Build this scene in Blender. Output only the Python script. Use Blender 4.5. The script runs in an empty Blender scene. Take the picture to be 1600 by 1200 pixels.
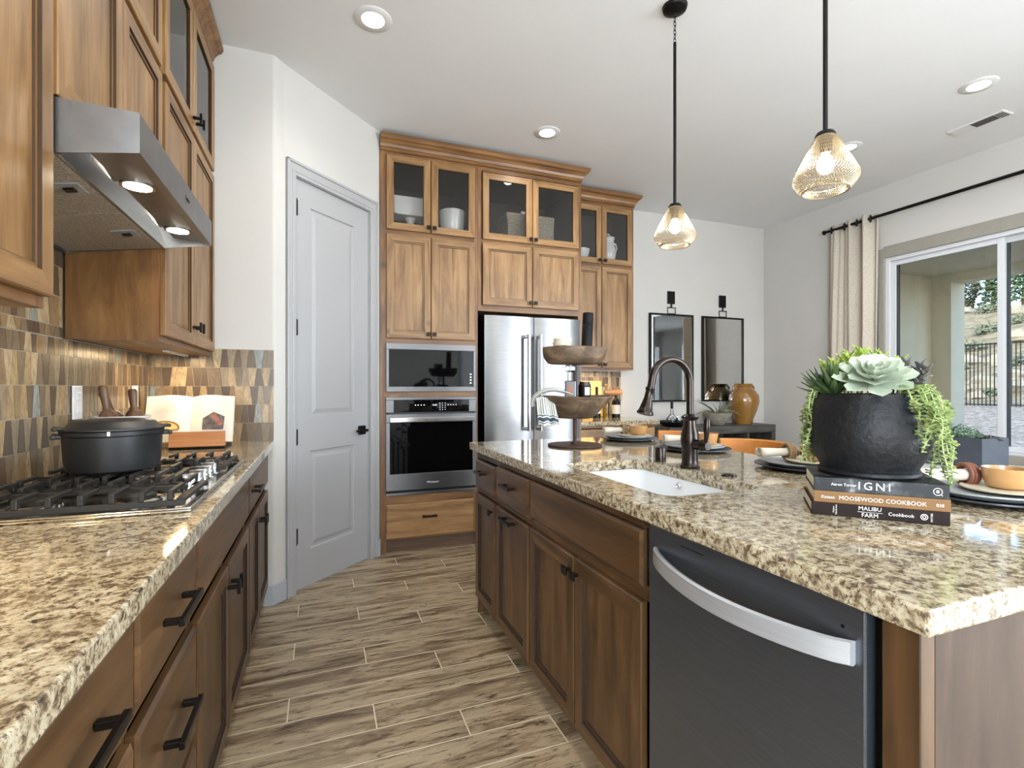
import bpy, bmesh, math, random
from mathutils import Vector, Matrix
PI = math.pi
R = math.radians
S = bpy.context.scene
COL = S.collection
random.seed(7)

# ------------------------------------------------------------------ camera
cam_d = bpy.data.cameras.new('camera')
cam_d.sensor_width = 36; cam_d.lens = 782/1600*36
cam_d.shift_y = 6/1600
cam_d.clip_start = 0.02; cam_d.clip_end = 400
cam = bpy.data.objects.new('camera', cam_d); COL.objects.link(cam)
cam.location = (0, 0, 1.205); cam.rotation_euler = (R(90), 0, R(-20.85))
S.camera = cam

# ------------------------------------------------------------------ world, sun, fill lights, exposure
w = bpy.data.worlds.new('world'); S.world = w; w.use_nodes = True
nt = w.node_tree; nt.nodes.clear()
sky = nt.nodes.new('ShaderNodeTexSky'); sky.sky_type = 'NISHITA'
sky.sun_disc = False; sky.sun_elevation = R(48); sky.sun_rotation = R(250); sky.air_density = 1.0; sky.dust_density = 1.2; sky.altitude = 1400
bg = nt.nodes.new('ShaderNodeBackground'); bg.inputs[1].default_value = 0.6
wo = nt.nodes.new('ShaderNodeOutputWorld')
nt.links.new(sky.outputs[0], bg.inputs[0]); nt.links.new(bg.outputs[0], wo.inputs[0])

def lamp(name, kind, loc, rot, energy, color=(1, 1, 1), size=None, size_y=None, **kw):
    d = bpy.data.lights.new(name, kind); d.energy = energy; d.color = color
    if kind == 'AREA':
        d.shape = 'RECTANGLE' if size_y else 'DISK'; d.size = size
        if size_y: d.size_y = size_y
    elif kind in ('POINT', 'SPOT'):
        d.shadow_soft_size = size or .05
    for k, v in kw.items(): setattr(d, k, v)
    o = bpy.data.objects.new(name, d); COL.objects.link(o)
    o.location = loc; o.rotation_euler = rot
    return o
sun = lamp('sun', 'SUN', (0, 0, 20), (0, 0, 0), 3.0, (1, .95, .87)); sun.data.angle = R(.6)
sun.rotation_euler = Vector((.62, .25, -.75)).to_track_quat('-Z', 'Y').to_euler()
# area lights added as fill out of view, standing in for daylight
FILL_COLOR = (.80, .90, 1)
FILL_PANELS = [('added_window_2', (.1, -4.985, 1.45), (R(90), 0, 0), 1.7, 2.2, 42), ('added_window_3', (4.0, -4.985, 1.45), (R(90), 0, 0), 1.3, 2.2, 14),
        ('added_window_4', (-.815, -2.6, 1.45), (R(90), 0, R(-90)), 2.6, 2.2, 260), ('added_window_5', (4.795, -2.6, 1.45), (R(90), 0, R(90)), 3.4, 2.2, 285)]
for wn_, wl_, wr_, ww_, wh_, we_ in FILL_PANELS: lamp('fill_light_'+wn_, 'AREA', wl_, wr_, we_, FILL_COLOR, ww_, wh_)

S.view_settings.view_transform = 'Standard'
S.view_settings.look = 'None'
S.view_settings.gamma = 1.0
S.view_settings.use_curve_mapping = False
S.view_settings.exposure = 0.68
S.cycles.use_denoising = True
S.cycles.max_bounces = 8
S.cycles.diffuse_bounces = 4
S.cycles.glossy_bounces = 4
S.cycles.transmission_bounces = 6
S.cycles.transparent_max_bounces = 12
S.cycles.sample_clamp_indirect = 6
S.cycles.caustics_reflective = False
S.cycles.caustics_refractive = False

# ------------------------------------------------------------------ node helpers / materials
def lin(c):
    return tuple(((x/255)/12.92 if x/255 <= .04045 else ((x/255+.055)/1.055)**2.4) for x in c) + (1,)

class NT:
    def __init__(s, name):
        s.m = bpy.data.materials.new(name); s.m.use_nodes = True
        s.t = s.m.node_tree; s.b = s.t.nodes['Principled BSDF']; s.out = s.t.nodes['Material Output']
    def n(s, typ, **kw):
        nd = s.t.nodes.new('ShaderNode'+typ)
        for k, v in kw.items():
            if k[0] == 'i' and k[1:].isdigit(): nd.inputs[int(k[1:])].default_value = v
            else: setattr(nd, k, v)
        return nd
    def l(s, a, b): s.t.links.new(a, b)
    def coord(s, scale=(1, 1, 1), rnd=True, which='Object'):
        tc = s.n('TexCoord'); mp = s.n('Mapping'); mp.inputs['Scale'].default_value = scale
        src = tc.outputs[which]
        if rnd:
            oi = s.n('ObjectInfo'); ad = s.n('VectorMath', operation='ADD')
            mu = s.n('VectorMath', operation='MULTIPLY'); mu.inputs[1].default_value = (13.1, 7.7, 19.3)
            cb = s.n('CombineXYZ')
            for k in range(3): s.l(oi.outputs['Random'], cb.inputs[k])
            s.l(cb.outputs[0], mu.inputs[0]); s.l(src, ad.inputs[0]); s.l(mu.outputs[0], ad.inputs[1]); src = ad.outputs[0]
        s.l(src, mp.inputs[0]); return mp.outputs[0]
    def noise(s, vec, scale, detail=4, rough=.5, dist=0):
        nd = s.n('TexNoise'); nd.inputs['Scale'].default_value = scale; nd.inputs['Detail'].default_value = detail
        nd.inputs['Roughness'].default_value = rough; nd.inputs['Distortion'].default_value = dist
        s.l(vec, nd.inputs['Vector']); return nd.outputs[0]
    def ramp(s, fac, stops, interp='LINEAR'):
        nd = s.n('ValToRGB'); cr = nd.color_ramp; cr.interpolation = interp
        while len(cr.elements) < len(stops): cr.elements.new(.5)
        for e, (p, c) in zip(cr.elements, stops): e.position = p; e.color = c if len(c) == 4 else lin(c)
        s.l(fac, nd.inputs[0]); return nd.outputs[0]
    def mix(s, fac, a, b, blend='MIX'):
        nd = s.n('Mix', data_type='RGBA', blend_type=blend)
        for sock, v in ((nd.inputs[0], fac), (nd.inputs[6], a), (nd.inputs[7], b)):
            if isinstance(v, (int, float)): sock.default_value = v
            elif isinstance(v, tuple): sock.default_value = v if len(v) == 4 else lin(v)
            else: s.l(v, sock)
        return nd.outputs[2]
    def math(s, op, a, b=None):
        nd = s.n('Math', operation=op)
        for k, v in ((0, a), (1, b)):
            if v is None: continue
            if isinstance(v, (int, float)): nd.inputs[k].default_value = v
            else: s.l(v, nd.inputs[k])
        return nd.outputs[0]
    def bump(s, h, strength, dist=.01):
        nd = s.n('Bump'); nd.inputs['Strength'].default_value = strength; nd.inputs['Distance'].default_value = dist
        s.l(h, nd.inputs['Height']); s.l(nd.outputs[0], s.b.inputs['Normal'])
    def set(s, **kw):
        for k, v in kw.items():
            sk = s.b.inputs[k.replace('_', ' ')]
            if hasattr(v, 'default_value') or hasattr(v, 'links'): s.l(v, sk)
            else: sk.default_value = v
        return s

def simple(name, rgb, rough=.5, metal=0, var=.12, scale=20, bump=0, bscale=None, coat=0, **kw):
    m = NT(name); v = m.coord()
    f = m.noise(v, scale, 3)
    c = lin(rgb); lo = tuple(x*(1-var) for x in c[:3])+(1,); hi = tuple(min(1, x*(1+var)) for x in c[:3])+(1,)
    m.set(Base_Color=m.ramp(f, [(.3, lo), (.7, hi)]), Roughness=rough, Metallic=metal, Coat_Weight=coat)
    if bump: m.bump(m.noise(v, bscale or scale*4, 3), bump)
    for k, x in kw.items(): m.b.inputs[k.replace('_', ' ')].default_value = x
    return m.m

def wood(name, lo, mid, hi, scale, rough=.42, knots=True):
    m = NT(name); v = m.coord(scale)
    g = m.noise(v, 2.2, 6, .6, .6)
    c = m.ramp(g, [(.28, lo), (.5, mid), (.72, hi)])
    tc = m.coord((1, 1, 1)); blot = m.noise(tc, 3.2, 3, .5, .4)
    c = m.mix(m.ramp(blot, [(.35, (0, 0, 0, 1)), (.75, (.45, .45, .45, 1))]), c, lo)
    if knots:
        vo = m.n('TexVoronoi'); vo.inputs['Scale'].default_value = 2.3; m.l(m.coord((1.2, 1.2, 1.2)), vo.inputs['Vector'])
        c = m.mix(m.ramp(vo.outputs['Distance'], [(.03, (.75, .75, .75, 1)), (.1, (0, 0, 0, 1))]), c, tuple(int(x*.45) for x in lo))
    m.set(Base_Color=c, Roughness=rough, Coat_Weight=.15, Coat_Roughness=.25)
    m.bump(g, .08, .004)
    return m.m
ALD = ((98, 67, 35), (149, 111, 67), (178, 141, 95))
FRM = ((80, 50, 24), (126, 86, 46), (158, 116, 68))
M = {}
M['woodV'] = wood('alder_vertical', *ALD, (9, 9, .9))
M['woodH'] = wood('alder_horizontal', *ALD, (.9, 9, 9))
M['woodside'] = wood('shaded_dark_alder_side', (72, 48, 24), (112, 78, 42), (138, 102, 60), (7, 7, 1.2))  # darker blotchy stain, with the side panel's shade also put into the colour
M['frameV'] = wood('alder_frame_vertical', *FRM, (9, 9, .9)); M['frameH'] = wood('alder_frame_horizontal', *FRM, (.9, 9, 9))
M['glaze'] = simple('dark_glazed_groove', (62, 42, 24), .9)
ISL = ((52, 35, 19), (90, 63, 36), (120, 87, 53))  # darker alder copy: shade on island and base cabinets put into the colour
M['isV'] = wood('island_shade_vertical', *ISL, (9, 9, .9)); M['isH'] = wood('island_shade_horizontal', *ISL, (.9, 9, 9))
M['isG'] = simple('island_glazed_groove', (40, 26, 15), .9)
M['inside'] = simple('shaded_cabinet_interior', (62, 52, 46), .7)  # wood darkened so the colour carries the shade inside the cabinets
M['kick'] = wood('toe_kick_wood', (70, 48, 32), (92, 66, 44), (108, 80, 56), (1, 9, 9), .6, False)
M['wall'] = simple('warm_grey_wall_paint', (203, 200, 195), .85, var=.015, scale=3, bump=.05, bscale=180)
M['ceil'] = simple('white_ceiling_paint', (232, 233, 234), .9, var=.01, scale=3, bump=.05, bscale=150)
M['door'] = simple('light_grey_door_paint', (170, 170, 171), .45, var=.01, scale=4)
M['baseb'] = simple('baseboard_grey_paint', (176, 180, 184), .5, var=.02, scale=4)
M['casing'] = simple('greige_window_casing', (150, 146, 136), .5, var=.04)
M['vinyl'] = simple('white_window_vinyl', (208, 210, 214), .35, var=.01)
M['vinylgrey'] = simple('grey_window_gasket', (70, 72, 72), .5)
M['black'] = simple('black_metal', (22, 21, 20), .38, .6)
M['iron'] = simple('cast_iron_grate', (42, 40, 38), .5, .3, bump=.1, bscale=250)
M['bronze'] = simple('oil_rubbed_bronze', (56, 49, 46), .24, .9, var=.1, scale=8)
M['bronzeh'] = simple('bronze_pull', (38, 33, 30), .35, .8)
M['blk'] = simple('black_cooking_enamel', (30, 31, 33), .42, 0, bump=.03, bscale=300)
M['ceramicblack'] = simple('black_ceramic_pot', (20, 21, 24), .5, 0, var=.5, scale=5, bump=.3, bscale=60, IOR=1.35)
M['white'] = simple('white_ceramic', (228, 226, 220), .2, var=.01, coat=.4)
M['sink'] = simple('white_sink', (232, 234, 236), .18, var=.01, coat=.4)
M['cream'] = simple('cream_ceramic', (214, 204, 180), .3, var=.05)
M['tanc'] = simple('tan_glazed_ceramic', (172, 130, 82), .25, var=.12, scale=12, coat=.4)
M['navy'] = simple('charcoal_stoneware', (48, 52, 60), .3, var=.2, scale=30)
M['greyp'] = simple('grey_stoneware', (150, 152, 152), .3, var=.12, scale=30)
M['linen'] = simple('linen_napkin', (212, 202, 186), .9, var=.06, scale=80, bump=.3, bscale=500)
M['ropey'] = simple('woven_rattan_ring', (150, 122, 86), .7, var=.3, scale=120, bump=.4)
M['leather'] = simple('tan_orange_leather', (198, 130, 62), .45, var=.12, scale=25)
M['redring'] = simple('brown_leather_ring', (120, 70, 52), .45, var=.2)
M['oldwood'] = wood('rough_carved_wood', (58, 44, 32), (98, 78, 58), (140, 116, 90), (6, 6, 9), .75)
M['rust'] = simple('rusted_iron', (70, 52, 42), .6, .5, var=.3, scale=30)
M['lightwood'] = wood('maple_board', (196, 152, 84), (222, 184, 120), (236, 206, 150), (9, 9, 1), .5, False)
M['medwood'] = wood('oak_handle', (150, 92, 50), (186, 124, 74), (206, 150, 98), (1, 9, 9), .5, False)
M['walnut'] = wood('walnut_pestle', (70, 46, 30), (104, 72, 48), (136, 100, 70), (9, 9, 1.5), .45, False)
M['console'] = wood('weathered_black_console', (44, 42, 40), (70, 67, 63), (98, 94, 88), (1, 8, 8), .6, False)
M['page'] = simple('book_pages', (222, 218, 206), .8, var=.03, scale=60)
M['white_plastic'] = simple('white_plastic', (226, 226, 226), .35, var=.01)
M['lens'] = None

def metal(name, rgb, rough, aniso=.0, streak=None):
    m = NT(name); v = m.coord(streak or (1, 1, 60), rnd=False)
    f = m.noise(v, 6, 4)
    c = lin(rgb)
    m.set(Base_Color=m.ramp(f, [(.3, tuple(x*.9 for x in c[:3])+(1,)), (.7, tuple(min(1, x*1.06) for x in c[:3])+(1,))]),
          Metallic=1.0, Roughness=rough)
    if aniso:
        m.b.inputs['Anisotropic'].default_value = aniso
        tg = m.n('Tangent'); tg.direction_type = 'RADIAL'; tg.axis = 'Z'; m.l(tg.outputs[0], m.b.inputs['Tangent']); m.b.inputs['Anisotropic Rotation'].default_value = .25
    return m.m
M['steel'] = metal('brushed_stainless', (132, 132, 133), .27, .6)
M['dwsteel'] = metal('dark_brushed_stainless', (112, 118, 127), .32, .75)
M['dwsteel'].node_tree.nodes['Principled BSDF'].inputs['Metallic'].default_value = .85
M['dwhandle'] = metal('satin_steel_handle', (190, 192, 196), .36); M['dwhandle'].node_tree.nodes['Principled BSDF'].inputs['Metallic'].default_value = .55
M['oven_steel'] = metal('oven_stainless', (118, 118, 120), .3, .6)
M['chrome'] = metal('polished_stainless', (212, 212, 214), .14)
M['hoodsteel'] = metal('hood_stainless', (146, 146, 147), .36, streak=(3, 3, 3))
M['cooksteel'] = metal('cooktop_stainless', (206, 204, 198), .16)
M['champ'] = metal('champagne_wire', (206, 194, 172), .35)
M['gunmetal'] = metal('antique_dark_wire', (96, 88, 78), .35)

def emis(name, rgb, strength):
    m = NT(name); v = m.coord()
    c = m.ramp(m.noise(v, 5, 1), [(.3, tuple(x*.98 for x in lin(rgb)[:3])+(1,)), (.7, lin(rgb))])
    m.l(c, m.b.inputs['Emission Color']); m.b.inputs['Emission Strength'].default_value = strength
    m.b.inputs['Base Color'].default_value = (.8, .8, .8, 1)
    return m.m
M['lens'] = emis('can_lens', (255, 250, 240), 26)
M['bulb'] = emis('pendant_bulb', (255, 246, 230), 45)
M['hoodlens'] = emis('hood_lamp_lens', (255, 246, 228), 14)
M['display'] = emis('oven_display', (190, 200, 205), .8)

def glass_sheet(name, tint=(.97, .98, .98, 1), refl=.9):
    m = NT(name); t = m.t
    tr = m.n('BsdfTransparent'); tr.inputs[0].default_value = tint
    gl = m.n('BsdfGlossy'); gl.inputs['Roughness'].default_value = .01; gl.inputs[0].default_value = (refl, refl, refl, 1)
    fr = m.n('Fresnel'); fr.inputs[0].default_value = 1.5
    mx = m.n('MixShader'); m.l(fr.outputs[0], mx.inputs[0]); m.l(tr.outputs[0], mx.inputs[1]); m.l(gl.outputs[0], mx.inputs[2])
    m.l(mx.outputs[0], m.out.inputs[0]); t.nodes.remove(m.b)
    return m.m
M['glass'] = glass_sheet('clear_window_glass')
M['cabglass'] = glass_sheet('cabinet_glass', (.9, .9, .9, 1))
M['crystal'] = glass_sheet('thin_clear_glassware', (.86, .88, .9, 1), 1)
M['oil'] = glass_sheet('olive_oil_bottle', (.95, .8, .1, 1))
M['whisky'] = glass_sheet('dark_liquor', (.16, .06, .03, 1))
M['blackglass'] = simple('black_appliance_glass', (6, 6, 7), .04, var=.05, IOR=1.32)
M['mirror'] = metal('mirror_silvering', (236, 238, 236), .01)

def granite():
    m = NT('speckled_granite'); v = m.coord(rnd=False)
    a = m.noise(v, 64, 6, .7, .4); b = m.noise(v, 150, 4, .6); c2 = m.noise(v, 9, 4, .6, .5)
    base = m.ramp(a, [(.32, (50, 41, 34)), (.41, (96, 80, 62)), (.47, (150, 134, 108)), (.55, (190, 178, 150)), (.7, (208, 199, 178))])
    base = m.mix(m.ramp(b, [(.34, (1, 1, 1, 1)), (.43, (0, 0, 0, 1))]), base, (60, 52, 46))
    base = m.mix(m.ramp(c2, [(.42, (0, 0, 0, 1)), (.7, (.4, .4, .4, 1))]), base, (148, 132, 106))
    m.set(Base_Color=base, Roughness=.07, Coat_Weight=.3, Coat_Roughness=.03)
    return m.m
M['granite'] = granite()

def tilemat():
    m = NT('glass_mosaic_tile'); at = m.n('Attribute', attribute_name='rnd')
    c = m.ramp(at.outputs['Fac'], [(0, (88, 72, 54)), (.14, (122, 104, 80)), (.28, (154, 134, 106)), (.42, (104, 86, 64)),
                                   (.54, (184, 160, 124)), (.68, (146, 118, 82)), (.8, (78, 62, 48)), (.88, (176, 148, 104)), (.95, (148, 154, 150))], 'CONSTANT')
    v = m.coord((1, 1, .35)); n = m.noise(v, 60, 5, .65, 1.2)
    c = m.mix(m.ramp(n, [(.35, (.6, .6, .6, 1)), (.6, (0, 0, 0, 1))]), c, (84, 66, 50))
    m.set(Base_Color=c, Roughness=.3, Coat_Weight=.15, Coat_Roughness=.2)
    m.bump(n, .08, .003)
    return m.m
M['tile'] = tilemat()
M['grout'] = simple('pale_grout', (176, 164, 144), .9, var=.05)

def floormat():
    m = NT('wood_look_plank_tile')
    tc = m.n('TexCoord'); sp = m.n('SeparateXYZ'); m.l(tc.outputs['Object'], sp.inputs[0])
    x, y = sp.outputs[0], sp.outputs[1]
    P, L, G = .149, .9, .0046
    ry = m.math('DIVIDE', m.math('SUBTRACT', y, 1.822-P*60), P)
    row = m.math('FLOOR', ry); fy = m.math('SUBTRACT', ry, row)
    off = m.math('MULTIPLY', row, -.3)
    rx = m.math('DIVIDE', m.math('SUBTRACT', m.math('SUBTRACT', x, off), .184-L*200), L)
    colm = m.math('FLOOR', rx); fx = m.math('SUBTRACT', rx, colm)
    gy = m.math('LESS_THAN', m.math('MINIMUM', fy, m.math('SUBTRACT', 1, fy)), G/P/2*1.0)
    gx = m.math('LESS_THAN', m.math('MINIMUM', fx, m.math('SUBTRACT', 1, fx)), G/L/2*1.0)
    g = m.math('MAXIMUM', gx, gy)
    cb = m.n('CombineXYZ'); m.l(row, cb.inputs[0]); m.l(colm, cb.inputs[1])
    wn = m.n('TexWhiteNoise', noise_dimensions='2D'); m.l(cb.outputs[0], wn.inputs['Vector'])
    vm = m.n('VectorMath', operation='MULTIPLY'); m.l(tc.outputs['Object'], vm.inputs[0]); vm.inputs[1].default_value = (1.6, 11, 1)
    v2 = m.n('VectorMath', operation='MULTIPLY'); m.l(wn.outputs['Color'], v2.inputs[0]); v2.inputs[1].default_value = (50, 50, 50)
    v3 = m.n('VectorMath', operation='ADD'); m.l(vm.outputs[0], v3.inputs[0]); m.l(v2.outputs[0], v3.inputs[1])
    n1 = m.noise(v3.outputs[0], 1.7, 7, .62, .8); n2 = m.noise(v3.outputs[0], 5, 6, .75, 1.0)
    c = m.ramp(n1, [(.3, (92, 76, 58)), (.42, (146, 128, 104)), (.53, (186, 170, 144)), (.7, (200, 186, 160))])
    c = m.mix(m.ramp(n2, [(.36, (.9, .9, .9, 1)), (.47, (0, 0, 0, 1))]), c, (70, 56, 42))
    tint = m.ramp(wn.outputs['Value'], [(0, (190, 172, 150)), (.35, (228, 214, 196)), (.7, (206, 196, 182)), (1, (240, 222, 200))])
    c = m.mix(.55, c, m.mix(1.0, c, tint, 'MULTIPLY'))
    c = m.mix(g, c, (222, 208, 182))
    m.set(Base_Color=c, Roughness=m.ramp(g, [(0, (.34, .34, .34, 1)), (1, (.9, .9, .9, 1))]))
    m.bump(m.math('SUBTRACT', 1, g), .25, .002)
    return m.m
M['floor'] = floormat()
M['stucco'] = simple('exterior_stucco', (222, 212, 186), .9, var=.03, scale=6, bump=.2, bscale=120)
M['concrete'] = simple('patio_concrete', (150, 146, 138), .9, var=.08)

def terrain():
    m = NT('gravel_and_dry_hill'); v = m.coord(rnd=False)
    a = m.noise(v, 9, 6, .7); b = m.noise(v, .35, 5, .6); c3 = m.noise(v, 2.2, 6, .7)
    c = m.ramp(a, [(.35, (84, 76, 66)), (.5, (132, 122, 106)), (.65, (166, 156, 138))])
    h = m.ramp(c3, [(.35, (88, 82, 56)), (.5, (128, 114, 82)), (.68, (150, 136, 106))])
    tc = m.n('TexCoord'); sp = m.n('SeparateXYZ'); m.l(tc.outputs['Object'], sp.inputs[0])
    f = m.ramp(m.math('ADD', m.math('MULTIPLY', sp.outputs[0], .05), m.math('MULTIPLY', b, .1)), [(.86, (0, 0, 0, 1)), (.9, (1, 1, 1, 1))])
    m.set(Base_Color=m.mix(f, c, h), Roughness=.95); m.bump(a, .5, .05)
    return m.m
M['terrain'] = terrain()
M['rock'] = simple('hill_boulder', (150, 138, 114), .95, var=.2, scale=2, bump=.5, bscale=8)
M['bush'] = simple('sage_bush', (112, 116, 88), .9, var=.3, scale=6)
M['pine'] = simple('pine_foliage', (84, 104, 62), .9, var=.35, scale=3)
M['juniper'] = simple('juniper_foliage', (94, 98, 70), .9, var=.3, scale=3)
M['bark'] = simple('tree_bark', (92, 74, 58), .95, var=.2)
M['blueweave'] = simple('blue_woven_cushion', (52, 76, 104), .8, var=.5, scale=140)
def leafm(name, lo, hi, rough=.45, sc=14):
    m = NT(name); v = m.coord()
    m.set(Base_Color=m.ramp(m.noise(v, sc, 3), [(.3, lo), (.7, hi)]), Roughness=rough, Subsurface_Weight=.0)
    return m.m
M['succ'] = leafm('pale_echeveria', (146, 160, 138), (196, 204, 184))
M['dkgreen'] = leafm('dark_agave', (44, 66, 38), (88, 112, 62))
M['lime'] = leafm('lime_sedum', (120, 148, 50), (176, 196, 88))
M['pearl'] = leafm('trailing_sedum', (112, 132, 74), (178, 190, 128), sc=30)
M['purple'] = leafm('purple_sedum', (48, 52, 56), (92, 88, 84))
M['airplant'] = leafm('grey_air_plant', (78, 84, 62), (140, 148, 118))
M['soil'] = simple('potting_soil', (48, 38, 30), .95)
M['greybowl'] = simple('rough_grey_bowl', (138, 132, 120), .8, var=.2, bump=.3)
M['amber'] = simple('amber_glazed_vase', (142, 102, 48), .16, var=.2, scale=5, coat=.6)
M['planter'] = simple('slate_planter_box', (62, 66, 74), .5, var=.1)
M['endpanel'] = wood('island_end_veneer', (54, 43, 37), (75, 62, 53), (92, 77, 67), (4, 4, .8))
M['liq'] = simple('dark_amber_liquor', (44, 26, 20), .1, var=.1, coat=.5)
M['copper'] = simple('copper_label', (150, 96, 60), .6, 0)
M['matblack'] = simple('matte_black_mill', (14, 14, 15), .6, 0, IOR=1.3)
M['tabletop'] = simple('pale_table_top', (206, 208, 212), .3, var=.02)
M['airplant2'] = leafm('sage_succulent', (72, 96, 76), (136, 160, 136))
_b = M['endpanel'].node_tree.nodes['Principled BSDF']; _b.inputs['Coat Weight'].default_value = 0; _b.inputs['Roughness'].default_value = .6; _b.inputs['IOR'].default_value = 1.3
M['basket'] = None
def basket():
    m = NT('whitewashed_wicker'); v = m.coord((1, 1, 1), rnd=False)
    wv = m.n('TexWave', wave_type='BANDS', bands_direction='Z'); wv.inputs['Scale'].default_value = 28; wv.inputs['Distortion'].default_value = 3; wv.inputs['Detail Scale'].default_value = 6
    m.l(v, wv.inputs['Vector'])
    m.set(Base_Color=m.ramp(wv.outputs['Fac'], [(.1, (92, 80, 66)), (.6, (196, 184, 164))]), Roughness=.85); m.bump(wv.outputs['Fac'], .8, .006)
    return m.m
M['basket'] = basket()
def curtainm():
    m = NT('oatmeal_curtain_fabric'); v = m.coord((1, 1, 1)); a = m.noise(v, 90, 4, .7)
    m.set(Base_Color=m.ramp(a, [(.35, (184, 173, 157)), (.65, (206, 197, 183))]), Roughness=.95, Sheen_Weight=.2); m.bump(a, .4, .002)
    return m.m
M['curtain'] = curtainm()
def towelm():
    m = NT('striped_towel'); tc = m.n('TexCoord'); sp = m.n('SeparateXYZ'); m.l(tc.outputs['UV'], sp.inputs[0])
    f = m.ramp(sp.outputs[0], [(0, (206, 206, 200)), (.62, (206, 206, 200)), (.63, (60, 72, 84)), (.67, (206, 206, 200)), (.72, (60, 72, 84)), (.85, (206, 206, 200)), (.89, (60, 72, 84)), (.92, (206, 206, 200))], 'CONSTANT')
    st = m.math('GREATER_THAN', m.math('FRACT', m.math('MULTIPLY', sp.outputs[1], 9)), .72)
    f = m.mix(m.math('MULTIPLY', st, m.math('LESS_THAN', sp.outputs[0], .6)), f, (84, 84, 82))
    m.set(Base_Color=f, Roughness=.95); m.bump(m.noise(m.coord(), 300, 2), .3, .002)
    return m.m
M['towel'] = towelm()

# ------------------------------------------------------------------ mesh helpers
class MB:
    def __init__(s): s.v = []; s.f = []; s.m = []; s.c = []
    def add(s, vs, fs, m=0, c=0.0):
        k = len(s.v); s.v += [tuple(v) for v in vs]
        for f in fs: s.f.append(tuple(i+k for i in f)); s.m.append(m); s.c.append(c)
        return s
    def box(s, x0, x1, y0, y1, z0, z1, m=0):
        return s.add([(x0, y0, z0), (x1, y0, z0), (x1, y1, z0), (x0, y1, z0), (x0, y0, z1), (x1, y0, z1), (x1, y1, z1), (x0, y1, z1)],
                     [(0, 3, 2, 1), (4, 5, 6, 7), (0, 1, 5, 4), (1, 2, 6, 5), (2, 3, 7, 6), (3, 0, 4, 7)], m)
    def prism(s, poly, a0, a1, axis='y', m=0):
        n = len(poly)
        def P(p, a):
            return (p[0], a, p[1]) if axis == 'y' else ((a, p[0], p[1]) if axis == 'x' else (p[0], p[1], a))
        vs = [P(p, a0) for p in poly]+[P(p, a1) for p in poly]
        return s.add(vs, [tuple(range(n-1, -1, -1)), tuple(range(n, 2*n))]+[(i, (i+1) % n, n+(i+1) % n, n+i) for i in range(n)], m)
    def ring(s, c, ax, r, n, ph=0):
        ax = Vector(ax).normalized(); u = ax.orthogonal().normalized() if abs(ax.z) < .999 else Vector((1, 0, 0)); w_ = ax.cross(u)
        return [Vector(c)+u*(r*math.cos(2*PI*i/n+ph))+w_*(r*math.sin(2*PI*i/n+ph)) for i in range(n)]
    def tube(s, path, r, n=8, caps=True, m=0, closed=False):
        path = [Vector(p) for p in path]; rs = r if isinstance(r, (list, tuple)) else [r]*len(path)
        k = len(s.v); N = len(path); u = None
        for i, p in enumerate(path):
            if closed: t = path[(i+1) % N]-path[i-1]
            else: t = (path[min(i+1, N-1)]-path[max(i-1, 0)])
            t = t.normalized() if t.length > 1e-9 else Vector((0, 0, 1))
            if u is None: u = t.orthogonal().normalized()
            u = (u-t*u.dot(t)); u = u.normalized() if u.length > 1e-6 else t.orthogonal().normalized()
            w_ = t.cross(u)
            for j in range(n):
                a = 2*PI*j/n; s.v.append(tuple(p+u*(rs[i]*math.cos(a))+w_*(rs[i]*math.sin(a))))
        for i in range(N if closed else N-1):
            i2 = (i+1) % N
            for j in range(n):
                s.f.append((k+i*n+j, k+i*n+(j+1) % n, k+i2*n+(j+1) % n, k+i2*n+j)); s.m.append(m); s.c.append(0)
        if caps and not closed:
            s.f.append(tuple(k+j for j in range(n-1, -1, -1))); s.f.append(tuple(k+(N-1)*n+j for j in range(n))); s.m += [m, m]; s.c += [0, 0]
        return s
    def cyl(s, p0, p1, r, n=20, r1=None, m=0): return s.tube([p0, p1], [r, r if r1 is None else r1], n, True, m)
    def lathe(s, cx, cy, prof, n=32, m=0, ex=1, ey=1, cap0=False, cap1=False):
        k = len(s.v)
        for r, z in prof:
            for j in range(n):
                a = 2*PI*j/n; s.v.append((cx+ex*r*math.cos(a), cy+ey*r*math.sin(a), z))
        for i in range(len(prof)-1):
            for j in range(n):
                s.f.append((k+i*n+j, k+i*n+(j+1) % n, k+(i+1)*n+(j+1) % n, k+(i+1)*n+j)); s.m.append(m); s.c.append(0)
        if cap0: s.f.append(tuple(k+j for j in range(n-1, -1, -1))); s.m.append(m); s.c.append(0)
        if cap1: b = k+(len(prof)-1)*n; s.f.append(tuple(b+j for j in range(n))); s.m.append(m); s.c.append(0)
        return s
    def xf(s, mat, k0=0):
        for i in range(k0, len(s.v)): s.v[i] = tuple(mat @ Vector(s.v[i]))
        return s

def empty(name, label, cat, loc=(0, 0, 0), rz=0, group=None):
    o = bpy.data.objects.new(name, None); COL.objects.link(o); o.location = loc; o.rotation_euler = (0, 0, rz)
    o.empty_display_size = .1
    if label: o['label'] = label
    if cat: o['category'] = cat
    if group: o['group'] = group
    return o

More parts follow.
